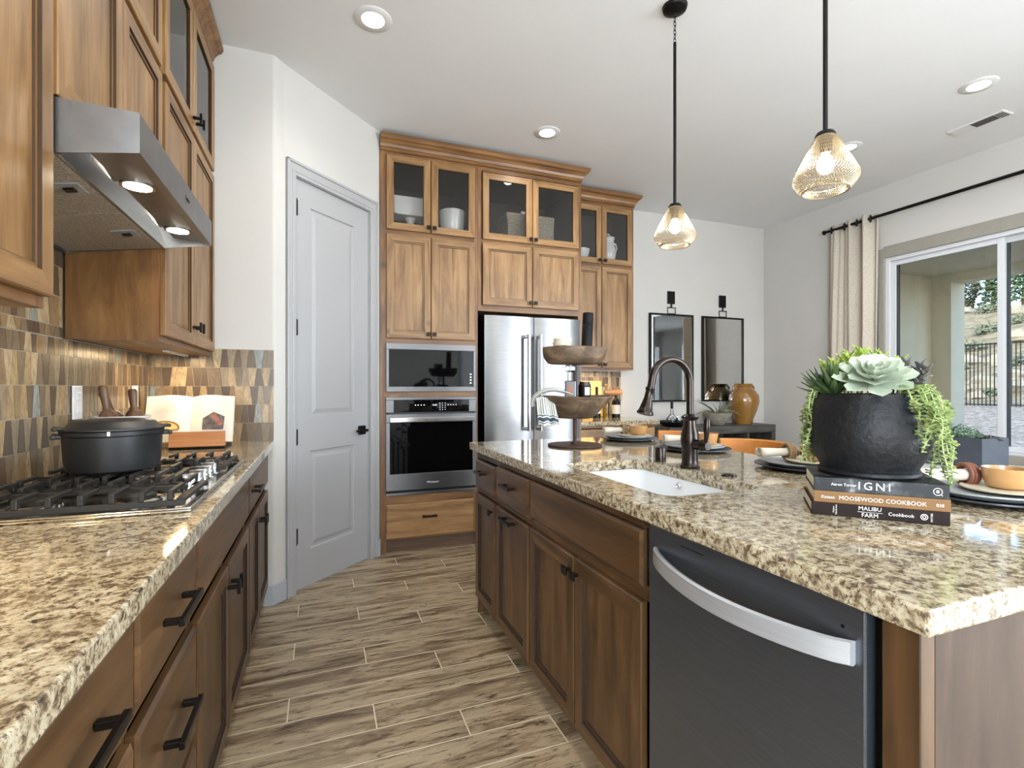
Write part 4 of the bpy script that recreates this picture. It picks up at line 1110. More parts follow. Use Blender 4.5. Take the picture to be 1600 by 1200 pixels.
for i in range(5):
    y = 1.64+i*.075
    mb = MB().lathe(-.345, y, [(.024, .921), (.024, .926), (.019, .930), (.0175, .95), (.015, .953), (0, .953)], 26); mb.box(-.363, -.327, y-.004, y+.004, .953, .962)
    obj('control_knob', mb, M['chrome'], ck, world=True, smooth=True)

PK = Matrix.Scale(.915, 4, (0, 0, 1))
pot = empty('dutch_oven', 'black lidded cast iron pot standing on the cooktop grates', 'pot', (-.572, 1.80, .9645))
px, py = 0, 0
obj('pot_body', MB().lathe(0, 0, [(0, 0), (.100, 0), (.109, .007), (.114, .03), (.118, .112), (.1225, .116), (.123, .128), (.118, .129), (.113, .122), (.105, .02), (0, .012)], 56).xf(PK), M['blk'], pot, smooth=True)
lid = obj('lid', MB().lathe(0, 0, [(.0, .164), (.06, .1635), (.088, .160), (.100, .155), (.110, .142), (.125, .136), (.126, .1315), (.123, .1295), (.11, .131), (0, .15)], 56).xf(PK), M['blk'], pot, smooth=True)
def ear(ang, z0, z1, r0, r1, wdt):
    mb = MB().box(r0, r1, -wdt, wdt, z0, z1); mb.box(r1-.012, r1, -wdt-.004, wdt+.004, z0-.001, z1+.001)
    mb.xf(PK @ Matrix.Rotation(ang, 4, 'Z')); return mb
for a in (R(200), R(20)):
    obj('side_handle', ear(a, .108, .120, .112, .139, .036), M['blk'], pot, bevel=.004)
    obj('lid_handle', ear(a, .1325, .142, .11, .137, .031), M['blk'], lid, bevel=.004)
obj('thermometer_tab', MB().box(-.003, .003, -.1255, -.122, .118, .130).xf(PK @ Matrix.Rotation(R(12), 4, 'Z')), M['chrome'], pot)

# mortar bowl with pestles and cookbook on a stand
bw_ = obj('mixing_bowl', MB().lathe(0, 0, [(0, 0), (.06, 0), (.068, .008), (.084, .09), (.088, .172), (.0935, .180), (.0935, .184), (.085, .184), (.078, .15), (0, .14)], 40), M['white'], loc=(-.712, 2.31, .915), smooth=True, label='white ceramic bowl behind the black pot on the left counter', cat='bowl')
def pestle(name_loc, tilt, az, L, label):
    prof = [(0, 0), (.020, .003), (.030, .018), (.032, .036), (.026, .054), (.014, .066), (.0115, .08), (.014, L*.75), (.015, L-.008), (.010, L), (0, L)]
    mb = MB().lathe(0, 0, prof, 20); mb.xf(Matrix.Rotation(az, 4, 'Z') @ Matrix.Rotation(tilt, 4, 'Y'))
    obj('wooden_pestle', mb, M['walnut'], loc=name_loc, smooth=True, label=label, cat='pestle', group='dark wooden pestles in the white bowl')
pestle((-.735, 2.275, 1.056), R(-8), R(20), .16, 'tallest dark wooden pestle in the white bowl, leaning left')
pestle((-.735, 2.345, 1.056), R(-24), R(60), .15, 'middle dark wooden pestle leaning behind the tallest one')
pestle((-.674, 2.335, 1.056), R(-4), R(0), .145, 'short dark wooden pestle at the right of the white bowl')

bk = empty('cookbook_stand', 'wooden cookbook stand on the left counter in front of the open cookbook', 'book stand', (-.548, 2.81, .915))
obj('ledge', MB().prism([(-.080, .0125), (-.030, .0125), (-.030, .022), (-.066, .024), (-.054, .080), (-.068, .084)], -.115, .115, 'x'), M['medwood'], bk, bevel=.002)
obj('base', MB().box(-.115, .115, -.075, .12, 0, .012), M['black'], bk, bevel=.002)
obj('back_rest', MB().prism([(.0, .03), (.01, .028), (.075, .2), (.065, .203)], -.1, .1, 'x'), M['medwood'], bk, bevel=.002)
ob = empty('open_cookbook', 'open cookbook with white pages and a bread photo leaning on the stand', 'book', (-.595, 2.792, .940))
def page(side):
    mb = MB(); N = 10; wpg = .185; hpg = .235
    for j in range(2):
        for i in range(N+1):
            t = i/N; x = side*wpg*t; bulge = .014*math.sin(PI*min(1, t*1.3))*(1-t*.3)-.012*(1-t)**4
            mb.v.append((x, -bulge-.006+(.0 if j == 0 else 0), j*hpg+(.004*math.sin(PI*t))))
    for i in range(N): mb.f.append((i, i+1, N+2+i, N+1+i)); mb.m.append(0); mb.c.append(0)
    k = len(mb.v)
    for j in range(2):
        for i in range(N+1): mb.v.append((side*wpg*i/N*1.01, .006, j*hpg))
    for i in range(N): mb.f.append((k+i, k+N+1+i, k+N+2+i, k+1+i)); mb.m.append(0); mb.c.append(0)
    for a, b in ((0, k), (N+1, k+N+1)):
        for i in range(N): mb.f.append((a+i, b+i, b+i+1, a+i+1)); mb.m.append(0); mb.c.append(0)
    mb.f.append((N, k+N, k+2*N+1, 2*N+1)); mb.m.append(0); mb.c.append(0)
    mb.f.append((0, N+1, k+N+1, k)); mb.m.append(0); mb.c.append(0)
    return mb
TL = Matrix.Rotation(R(-20), 4, 'X')
for sd_ in (-1, 1): obj('pages', page(sd_).xf(TL), M['page'], ob, smooth=True)
def pic(name, poly, mat, th=.0006):
    mb = MB(); n = len(poly)
    mb.prism(poly, -.0205, -.0212, 'y'); mb.xf(TL); obj(name, mb, mat, ob)
crust = simple('bread_photo_crust', (150, 100, 44), .7, var=.2); crumb = simple('bread_photo_crumb', (224, 190, 110), .7, var=.12, scale=60)
M['photo'] = simple('dark_photo', (96, 88, 84), .6, var=.6, scale=40); meat = simple('sliced_meat_photo', (150, 96, 84), .6, var=.3, scale=60)
pic('bread_picture', [(-.10+.062*math.cos(a)*1.0, .072+.036*max(math.sin(a), -.35)) for a in [2*PI*i/28 for i in range(28)]], crust)
mb = MB().prism([(-.10+.054*math.cos(a), .072+.028*max(math.sin(a), -.3)) for a in [2*PI*i/28 for i in range(28)]], -.0213, -.0218, 'y').xf(TL); obj('bread_picture', mb, crumb, ob)
mb = MB().prism([(.055, .06), (.145, .06), (.148, .125), (.10, .15), (.055, .118)], -.0182, -.0188, 'y').xf(TL); obj('meat_picture', mb, M['photo'], ob)
mb = MB().prism([(.085, .135), (.105, .145), (.142, .085), (.126, .075)], -.0189, -.0194, 'y').xf(TL); obj('meat_picture', mb, meat, ob)
mb = MB()
for i in range(5): mb.box(-.15, -.06, -.0215, -.0211, .185-i*.008, .187-i*.008)
mb.xf(TL); obj('printed_lines', mb, simple('faint_print', (198, 196, 190), .8), ob)

# ------------------------------------------------------------------ items in the glass cabinets
def lathe_obj(name, prof, mat, loc, label, cat, n=36, **kw): return obj(name, MB().lathe(0, 0, prof, n), mat, loc=loc, smooth=True, label=label, cat=cat, **kw)
bowlp = [(0, 0), (.05, 0), (.055, .008), (.085, .05), (.098, .10), (.095, .102), (.08, .055), (.05, .014), (0, .012)]
SH = 2.3945
lathe_obj('serving_bowl', [(0, 0), (.065, 0), (.078, .012), (.096, .09), (.102, .195), (.098, .197), (.09, .09), (.06, .016), (0, .014)], M['white'], (.965, 3.86, SH), 'deep white bowl in the glass cabinet above the microwave', 'bowl')
tr_ = empty('footed_tray', 'white rectangular footed serving tray in the glass cabinet above the microwave', 'tray', (.64, 3.88, SH))
obj('tray', MB().prism([(-.135, .12), (-.115, .11), (.115, .11), (.135, .12), (.142, .25), (-.142, .25)], -.09, .09, 'y'), M['white'], tr_, bevel=.006)
obj('foot', MB().lathe(0, 0, [(0, 0), (.05, 0), (.05, .01), (.03, .03), (.028, .08), (.045, .110), (0, .110)], 24), M['white'], tr_, smooth=True)
bs = empty('wicker_basket', 'whitewashed wicker basket in the glass cabinet above the refrigerator', 'basket', (1.62, 3.92, SH))
obj('basket_body', MB().prism([(-.2, 0), (.2, 0), (.215, .24), (.203, .24), (.19, .012), (-.19, .012), (-.203, .24), (-.215, .24)], -.11, .11, 'y').box(-.206, .206, -.115, -.105, .0, .24).box(-.206, .206, .105, .115, .0, .24), M['basket'], bs, bevel=.004)
obj('bread_board', MB().box(-.03, .06, .0, .012, .02, .31), M['white_plastic'], loc=(1.62, 3.95, SH+.002) , label='small white card standing in the wicker basket above the refrigerator', cat='card')
lathe_obj('serving_bowl', [(0, 0), (.035, 0), (.04, .008), (.078, .05), (.09, .105), (.087, .106), (.07, .05), (.035, .012), (0, .01)], M['white'], (2.27, 4.16, SH), 'white bowl in the glass cabinet right of the refrigerator', 'bowl')
pt = empty('lidded_pitcher', 'white lidded jar pitcher in the glass cabinet right of the refrigerator', 'pitcher', (2.57, 4.16, SH))
obj('jar_body', MB().lathe(0, 0, [(0, 0), (.045, 0), (.062, .02), (.076, .08), (.078, .12), (.066, .165), (.055, .185), (.058, .23), (.062, .235), (0, .235)], 32), M['white'], pt, smooth=True)
ld = obj('lid', MB().lathe(0, 0, [(.064, .236), (.064, .246), (.04, .258), (0, .262)], 32), M['white'], pt, smooth=True)
obj('lid_loop', MB().tube([(.02*math.cos(a), 0, .262+.022*math.sin(a)) for a in [PI*i/10 for i in range(11)]], .005, 8), M['white'], ld, smooth=True)
obj('handle', MB().tube([(.055, 0, .2), (.085, 0, .195), (.098, 0, .16), (.09, 0, .13), (.075, 0, .115)], .007, 8), M['white'], pt, smooth=True)
obj('handle', MB().tube([(-.055, 0, .2), (-.085, 0, .195), (-.098, 0, .16), (-.09, 0, .13), (-.075, 0, .115)], .007, 8), M['white'], pt, smooth=True)
lathe_obj('white_vase', [(0, 0), (.06, 0), (.085, .03), (.098, .09), (.085, .15), (.055, .20), (.06, .235), (.075, .25), (.07, .25), (.05, .2), (0, .19)], M['white'], (-.68, 2.40, SH), 'tall white vase behind the glass door of the left wall cabinet', 'vase')
lathe_obj('serving_bowl', bowlp, M['white'], (-.67, 2.605, SH), 'white bowl beside the vase in the left glass wall cabinet', 'bowl')

# ------------------------------------------------------------------ coffee bar counter
def bottle(name, x, y, r, h, neck, mat, label, cat, lab=None, cap=None):
    t = empty(name, label, cat, (x, y, .9145))
    obj('glass_body', MB().lathe(0, 0, [(0, 0), (r, 0), (r, h*.6), (r*.8, h*.68), (neck, h*.76), (neck, h), (0, h)], 24), mat, t, smooth=True)
    if lab: obj('label', MB().lathe(0, 0, [(r+.0008, h*.15), (r+.0008, h*.5)], 24), lab, t, smooth=True)
    if cap: obj('cork', MB().cyl((0, 0, h+.0005), (0, 0, h+.018), neck*1.1, 12), cap, t, smooth=True)
bottle('wine_bottle', 2.47, 4.20, .038, .30, .013, M['black'], 'dark bottle with a white label on the coffee bar counter', 'bottle', M['page'])
bottle('oil_bottle', 2.57, 4.19, .028, .31, .011, M['oil'], 'slender yellow oil bottle on the coffee bar counter', 'bottle', None, M['medwood'])
bottle('wine_bottle', 2.69, 4.21, .040, .25, .014, M['black'], 'dark bottle with a white label right of the yellow oil bottle', 'bottle', M['page'])
cbd = empty('cutting_board', 'pale maple cutting board leaning on the coffee bar backsplash', 'cutting board', (2.47, 4.36, .915))
obj('board', MB().box(-.16, .16, -.01, .008, 0, .36).xf(Matrix.Rotation(R(-4), 4, 'X')), M['lightwood'], cbd, bevel=.012, seg=3)
lathe_obj('wooden_grinder', [(0, 0), (.024, 0), (.024, .02), (.016, .05), (.02, .11), (.012, .13), (.017, .15), (0, .165)], M['walnut'], (2.30, 4.22, .9145), 'dark wooden pepper grinder on the coffee bar counter', 'grinder')

# ------------------------------------------------------------------ mirrors
def mirror(x0, x1, z0, z1, hook, label):
    t = empty('wall_mirror', label, 'mirror', ((x0+x1)/2, BY-.004, z0), 0, 'mirrors on the back wall')
    obj('frame', frame_mb(x0, x1, z0, z1, (.018,)*4, BY-.032, BY-.004), M['black'], t, world=True, bevel=.002)
    obj('glass', MB().box(x0+.017, x1-.017, BY-.02, BY-.012, z0+.017, z1-.017), M['mirror'], t, world=True)
    obj('hanger_plate', MB().box(hook-.045, hook+.045, BY-.02, BY-.002, 2.10, 2.235), M['black'], t, world=True, bevel=.003)
    pts = [(hook-.05, 1.995), (hook-.05, 2.06), (hook+.05, 2.06), (hook+.05, 1.995)]
    obj('hanger_link', MB().tube([(a, BY-.018, b) for a, b in pts], .006, 6, closed=True).cyl((hook, BY-.018, 2.06), (hook, BY-.018, 2.10), .008, 8), M['black'], t, world=True)
mirror(3.207, 3.772, 1.057, 1.992, 3.49, 'left black framed mirror on the back wall reflecting the window')
mirror(3.897, 4.478, 1.057, 1.992, 4.187, 'right black framed mirror on the back wall above the amber vase')

# ------------------------------------------------------------------ console and its things
cs = empty('console_table', 'weathered dark wood console with open shelves under the mirrors', 'console', (3.86, 4.19, 0))
X0, X1, Y0, Y1 = 3.18, 4.57, 4.02, 4.385
obj('top', MB().box(X0, X1, Y0, Y1, .73, .812), M['console'], cs, world=True, bevel=.008)
obj('side_panel', MB().box(X1-.05, X1, Y0+.004, Y1, .0, .729), M['console'], cs, world=True, bevel=.004)
obj('side_panel', MB().box(X0, X0+.05, Y0+.004, Y1, .0, .729), M['console'], cs, world=True, bevel=.004)
obj('divider', MB().box(4.18, 4.21, Y0+.01, Y1-.02, .14, .729), M['console'], cs, world=True, bevel=.003)
obj('divider', MB().box(3.62, 3.65, Y0+.01, Y1-.02, .14, .729), M['console'], cs, world=True, bevel=.003)
obj('shelf', MB().box(X0+.051, X1-.051, Y0+.006, Y1-.021, .10, .139), M['console'], cs, world=True, bevel=.003)
obj('shelf', MB().box(4.211, X1-.051, Y0+.006, Y1-.021, .44, .47), M['console'], cs, world=True, bevel=.003)
obj('back', MB().box(X0+.051, X1-.051, Y1-.018, Y1-.006, .10, .728), M['console'], cs, world=True)
obj('shelf', MB().box(3.651, 4.179, Y0+.006, Y1-.021, .44, .47), M['console'], cs, world=True, bevel=.003)
CT = .813
vs = empty('amber_vase', 'tall amber glazed vase with two small handles on the console', 'vase', (4.30, 4.20, CT))
obj('vase_body', MB().lathe(0, 0, [(0, 0), (.085, 0), (.09, .01), (.10, .06), (.135, .15), (.158, .24), (.152, .31), (.12, .36), (.085, .385), (.078, .40), (.09, .43), (.094, .437), (.088, .437), (.074, .40), (0, .39)], 44), M['amber'], vs, smooth=True)
for sx in (-1, 1): obj('handle', MB().tube([(sx*.082, 0, .415), (sx*.12, 0, .42), (sx*.145, 0, .395), (sx*.14, 0, .36), (sx*.118, 0, .345)], .012, 8), M['amber'], vs, smooth=True)
pb = empty('potted_air_plant', 'spiky air plant in a rough grey bowl on the console', 'potted plant', (3.90, 4.16, CT))
obj('bowl', MB().lathe(0, 0, [(0, 0), (.06, 0), (.07, .012), (.12, .06), (.148, .13), (.14, .132), (.11, .09), (0, .08)], 36), M['greybowl'], pb, smooth=True)
rnd = random.Random(4); mb = MB()
for i in range(34):
    a = rnd.uniform(0, 2*PI); L = rnd.uniform(.12, .3); lift = rnd.uniform(.5, 1.3); pts = []
    for j in range(7):
        t = j/6; r = L*t; z = .10+lift*L*t-.9*L*t*t*rnd.uniform(.9, 1.05)*(.5 if lift > .9 else 1)
        pts.append((r*math.cos(a+.3*t), r*math.sin(a+.3*t), max(z, .09)))
    mb.tube(pts, [.008*(1-j/6.3) for j in range(7)], 4)
obj('leaves', mb, M['airplant'], pb, smooth=True)
tr2 = lathe_obj('serving_tray', [(0, 0), (.12, .0), (.18, .03), (.215, .058), (.21, .062), (.17, .036), (.115, .010), (0, .008)], M['ceramicblack'], (3.30, 4.2, CT), 'shallow black tray on the console holding the decanter and glasses', 'tray', ex=1) if False else lathe_obj('serving_tray', [(0, 0), (.09, .0), (.14, .025), (.165, .05), (.16, .053), (.13, .03), (.09, .010), (0, .008)], M['ceramicblack'], (3.36, 4.19, CT), 'shallow black tray on the console holding the decanter and glasses', 'tray')
dc = empty('glass_decanter', 'clear glass decanter with a black stopper on the black tray', 'decanter', (3.325, 4.17, CT+.0105))
obj('decanter_body', MB().lathe(0, 0, [(0, 0), (.06, 0), (.066, .02), (.06, .06), (.03, .10), (.014, .13), (.016, .165)], 32), M['crystal'], dc, smooth=True)
obj('stopper', MB().cyl((0, 0, .168), (0, 0, .25), .014, 14), M['black'], dc, smooth=True)
for i, (dx, dy) in enumerate(((.05, -.045), (.09, .01), (.045, .06))):
    lathe_obj('tumbler_glass', [(0, .002), (.024, .002), (.03, .085)], M['crystal'], (3.36+dx, 4.19+dy, CT+.0105), 'small clear tumbler on the black tray beside the decanter', 'glass', n=18, group='tumblers on the black tray')
obj('rope_knot', MB().tube([(.07*math.cos(a), .03*math.sin(2*a), .075+.05*math.sin(a)) for a in [2*PI*i/24 for i in range(24)]], .022, 8, closed=True), M['ropey'], loc=(4.38, 4.16, .475), smooth=True, label='pale knotted rope ornament on the console shelf', cat='ornament')

# ------------------------------------------------------------------ things on the island
CTZ = .9145
fc = empty('kitchen_faucet', 'oil rubbed bronze gooseneck kitchen faucet behind the island sink', 'faucet', (1.253, 1.471, CTZ))
obj('faucet_body', MB().lathe(0, 0, [(0, 0), (.034, 0), (.035, .006), (.030, .012), (.028, .03), (.0285, .07), (.033, .10), (.031, .125), (.024, .15), (.022, .172), (.030, .180), (.031, .186), (.022, .192), (.015, .196)], 32), M['bronze'], fc, smooth=True)
pts = [(0, 0, .19), (0, 0, .31)]
for i in range(1, 15):
    a = PI*i/15*1.06; pts.append((-.083+.083*math.cos(a), 0, .31+.083*math.sin(a)))
pts.append((-.172, 0, .288))
obj('gooseneck', MB().tube(pts, .0128, 16), M['bronze'], fc, smooth=True)
sp = obj('spray_head', MB().lathe(0, 0, [(.0125, .0), (.0165, -.002), (.0165, -.008), (.0135, -.012), (.015, -.04), (.0215, -.07), (.024, -.082), (.029, -.090), (.029, -.096), (.02, -.099), (0, -.099)], 26).xf(Matrix.Rotation(R(14), 4, 'Y')), M['bronze'], fc, loc=(-.172, 0, .292), smooth=True)
mb = MB().cyl((0, -.02, .088), (0, -.068, .088), .019, 20, .016).cyl((0, -.066, .088), (0, -.092, .088), .0215, 20, .014)
hub = obj('valve_hub', mb, M['bronze'], fc, smooth=True)
obj('lever', MB().tube([(0, -.080, .10), (0, -.083, .118), (0, -.085, .15), (0, -.087, .178), (0, -.0875, .186)], [.006, .008, .0115, .0105, .006], 14), M['bronze'], hub, smooth=True)
obj('air_switch', MB().lathe(0, 0, [(0, 0), (.021, 0), (.021, .052), (.019, .056), (0, .056)], 26), M['bronze'], loc=(1.253, 1.64, CTZ), smooth=True, label='small bronze cylinder cap on the counter left of the faucet', cat='air gap cap')
obj('hole_cover', MB().lathe(0, 0, [(0, 0), (.024, 0), (.024, .003), (.017, .007), (0, .008)], 26), M['bronze'], loc=(1.257, 1.288, CTZ), smooth=True, label='low round bronze hole cover on the counter right of the faucet', cat='hole cover')

# two tier stand
tsx, tsy = 1.189, 2.235
ts = empty('tiered_stand', 'rustic two tier stand with carved wooden bowls on the island', 'stand', (tsx, tsy, CTZ))
obj('base_plate', MB().lathe(0, 0, [(0, 0), (.134, 0), (.137, .004), (.134, .009), (0, .011)], 44), M['rust'], ts, smooth=True)
obj('post', MB().cyl((0, 0, .010), (0, 0, .425), .0095, 14).cyl((0, 0, .008), (0, 0, .02), .02, 16), M['rust'], ts, smooth=True)
def rough(prof, ex, ey, seed, amp=.006):
    mb = MB().lathe(0, 0, prof, 48, ex=ex, ey=ey); rnd = random.Random(seed); ph = [rnd.uniform(0, 6) for _ in range(4)]
    out = []
    for x, y, z in mb.v:
        a = math.atan2(y, x); r = math.hypot(x, y); d = amp*(math.sin(3*a+ph[0])+.6*math.sin(5*a+ph[1])+.4*math.sin(9*a+z*60+ph[2]))
        k = 1+d/max(r, .05); out.append((x*k, y*k, z+amp*.7*math.sin(2*a+ph[3])*(1 if r > .12 else 0)))
    mb.v = out; return mb
# lower bowl sits on the post through its centre
rot = R(-20.85)
lowb = obj('lower_bowl', rough([(.0, .138), (.085, .138), (.098, .142), (.150, .19), (.196, .243), (.188, .250), (.175, .245), (.16, .229), (.0, .2255)], 1.0, .72, 2), M['oldwood'], ts, rz=rot, smooth=True)
uppb = obj('upper_bowl', rough([(.0, .408), (.115, .408), (.130, .414), (.150, .44), (.162, .485), (.158, .493), (.148, .49), (.138, .474), (.0, .470)], 1.0, .72, 5, .004), M['oldwood'], ts, rz=rot, smooth=True)
def on_stand(dx, dy, z):   # dx to the right in the photo, dy away from the camera
    c_, s_ = math.cos(rot), math.sin(rot); return (tsx+dx*c_-dy*s_, tsy+dx*s_+dy*c_, CTZ+z)
for i, (z, r) in enumerate(((.4715, 0), (.489, 0))):
    lathe_obj('small_bowl', [(0, 0), (.03, 0), (.035, .004), (.046, .034+.014*0), (.048, .047), (.0455, .0475), (.042, .034), (.03, .010), (0, .008)], M['cream'], on_stand(-.065+.004*i, 0, z), ('lower cream bowl of the pair on the upper tier', 'upper cream bowl of the pair on the upper tier')[i], 'bowl')
obj('pepper_mill', MB().lathe(0, 0, [(0, 0), (.026, 0), (.027, .004), (.027, .135), (.0255, .137), (.027, .139), (.027, .19), (.025, .194), (0, .195)], 30).xf(Matrix.Rotation(R(3), 4, 'Y')), M['matblack'], loc=on_stand(.058, 0, .4725), smooth=True, label='tall black cylindrical mill on the upper tier of the stand', cat='mill')
dct = empty('square_decanter', 'small square liquor decanter with glass stopper on the lower tier', 'decanter', on_stand(-.028, -.03, .2275), rot)
obj('bottle_glass', MB().box(-.027, .027, -.027, .027, 0, .098), M['liq'], dct, bevel=.004)
obj('neck', MB().cyl((0, 0, .0985), (0, 0, .136), .012, 14), M['crystal'], dct, smooth=True)
obj('label', MB().box(-.012, .006, -.0285, -.0275, .03, .075), M['copper'], dct)
st_ = MB().lathe(0, 0, [(0, .137), (.012, .138), (.026, .15), (.026, .168), (.018, .178), (0, .18)], 8)
obj('stopper', st_, M['crystal'], dct)
jr = empty('spice_jar', 'round glass jar with a black and white label on the lower tier', 'jar', on_stand(.045, -.03, .2275), rot)
obj('jar_glass', MB().lathe(0, 0, [(0, 0), (.028, 0), (.030, .005), (.030, .078), (.026, .086), (.026, .094), (0, .094)], 26), M['liq'], jr, smooth=True)
obj('label', MB().lathe(0, 0, [(.0308, .02), (.0308, .074)], 26), M['black'], jr, smooth=True)
obj('paper_patch', MB().box(-.004, .020, -.0325, -.0300, .028, .066), M['page'], jr)
# rolling pin laid over the far rim
rp = empty('rolling_pin', 'wooden handle resting on the right rim of the lower tier', 'rolling pin', on_stand(.178, .01, .268), rot+R(6))
obj('handle', MB().tube([(-.03, 0, 0), (.0, 0, 0), (.03, 0, .001), (.05, 0, .001), (.062, 0, .001)], [.010, .014, .016, .0185, .010], 16), M['medwood'], rp, smooth=True)
obj('hanging_loop', MB().tube([(.058+.004*math.sin(a), .0, -.02+.022*math.cos(a)) for a in [2*PI*i/14 for i in range(14)]], .0014, 5, closed=True), M['ropey'], rp)
# towel: bundled over the left rim, one striped end hanging in front of the bowl
tw = empty('striped_towel', 'grey and white striped tea towel draped over the left rim of the lower tier', 'towel', on_stand(-.17, -.03, .2), rot)
def tpos(x, y, z): return (x+.17, y+.03, z-.2)
def sheet(rows, closed=False):
    mb = MB(); n = len(rows[0]); uv = []
    for i, rw in enumerate(rows):
        for j, p in enumerate(rw): mb.v.append(p); uv.append((i/(len(rows)-1), j/(n-1)))
    for i in range(len(rows)-1):
        for j in range(n-1): a_ = i*n+j; mb.f.append((a_, a_+1, a_+n+1, a_+n)); mb.m.append(0); mb.c.append(0)
    return mb, uv
path = [(-.02, .258), (-.06, .272), (-.10, .280), (-.14, .279), (-.175, .268), (-.203, .246), (-.217, .218), (-.214, .198)]
rows = []
for i, (x, z) in enumerate(path):
    t = i/7; x2, z2 = path[min(i+1, 7)]; x1, z1 = path[max(i-1, 0)]; L_ = math.hypot(x2-x1, z2-z1); nx, nz = -(z2-z1)/L_, (x2-x1)/L_
    rows.append([tpos(x-nx*(.011*math.sin(a_)*(1+.25*math.cos(3*a_+t*5))), -.035+.026*math.cos(a_)*(1-.35*t)+.0025*math.cos(5*a_), z-nz*(.011*math.sin(a_)*(1+.25*math.cos(3*a_+t*5)))) for a_ in [2*PI*k/24 for k in range(25)]])
mb, uvs = sheet(rows); rows2 = []
def uvset(o, uvs):
    l_ = o.data.uv_layers.new(name='UVMap')
    for lp in o.data.loops: l_.data[lp.index].uv = uvs[lp.vertex_index]
o_ = obj('folded_bundle', mb, M['towel'], tw, smooth=True, recalc=False); uvset(o_, [(u*.5, v) for u, v in uvs])
for i in range(15):
    t = i/14
    rows2.append([tpos(-.198+.10*(j/20)*(.9+.1*t)+.012*t, -.075-.012*t+.008*math.sin(j/20*11+t*1.5)*(.35+.65*t), .250-.030*abs(j/20-.3)*(1-t)-t*.142+.004*math.sin(j*.9)*t) for j in range(21)])
mb, uvs = sheet(rows2); o_ = obj('hanging_end', mb, M['towel'], tw, smooth=True, recalc=False); uvset(o_, uvs)
m_ = o_.modifiers.new('solid', 'SOLIDIFY'); m_.thickness = .003

# place settings
def napkin_mb(L, r):
    mb = MB(); n = 14; turns = 2.1; pts = []
    N = 44
    for i in range(N+1):
        a = turns*2*PI*i/N; rr = r*(.32+.68*i/N); pts.append((rr*math.cos(a), rr*math.sin(a)*.92))
    th = .0028
    K = 6
    for k in range(K+1):
        x = -L/2+L*k/K; q = 1-.22*math.sin(PI*k/K)*(1 if k > 2 else .6)
        for (y, z) in pts: mb.v.append((x, y*q, z*q))
    n1 = N+1
    for k in range(K):
        for i in range(N): a = k*n1+i; mb.f.append((a, a+1, a+n1+1, a+n1)); mb.m.append(0); mb.c.append(0)
    return mb
SETL = [('at the far end of the island, left of the stool backs', 1.60, 2.375), ('behind the bronze faucet', 1.62, 1.868),
        ('left of the black succulent pot', 1.622, 1.315), ('at the right edge of the photo beyond the stacked books', 1.625, .775)]
def place_setting(i, where, x, y):
    g = lambda s_: s_
    lathe_obj('charger_plate', [(0, 0), (.09, 0), (.125, .004), (.157, .013), (.156, .0165), (.12, .0085), (0, .006)], M['navy'], (x, y, CTZ), 'charcoal charger plate '+where, 'plate', n=48, group='charcoal charger plates on the island')
    lathe_obj('dinner_plate', [(0, 0), (.085, 0), (.115, .005), (.133, .016), (.132, .0195), (.11, .0105), (0, .008)], M['greyp'], (x, y+.004, CTZ+.0066+.0022), 'grey dinner plate '+where, 'plate', n=48, group='grey dinner plates on the island')
    lathe_obj('side_plate', [(0, 0), (.06, 0), (.082, .005), (.084, .009), (.08, .008), (0, .006)], M['cream'], (x+.035, y-.01, CTZ+.0210), 'small cream plate '+where, 'plate', n=40, group='cream side plates on the island')
    lathe_obj('tan_bowl', [(0, 0), (.036, 0), (.044, .006), (.050, .03), (.053, .052), (.0505, .0525), (.047, .03), (.035, .010), (0, .008)], M['tanc'], (x+.055, y-.012, CTZ+.0286), 'small tan bowl '+where, 'bowl', n=36, group='tan bowls on the island')
    nx, ny = (x-.03, y+.078) if i < 3 else (x+.0, y+.085)
    nk = empty('rolled_napkin', 'rolled linen napkin '+where, 'napkin', (nx, ny, CTZ+.0525), R(-14) if i < 3 else R(-20), 'rolled napkins on the island')
    obj('napkin_cloth', napkin_mb(.15 if i < 3 else .19, .024 if i < 3 else .026), M['linen'], nk, smooth=True).modifiers.new('solid', 'SOLIDIFY').thickness = .0022
    ring = MB()
    for k in range(3): ring.tube([(.035+.009*k, .0275*math.cos(a), .0275*math.sin(a)) for a in [2*PI*q/26 for q in range(26)]], .0052, 7, closed=True)
    obj('napkin_ring', ring, M['ropey'] if i < 3 else M['redring'], nk, smooth=True)
for i, (w_, x, y) in enumerate(SETL): place_setting(i, w_, x, y)

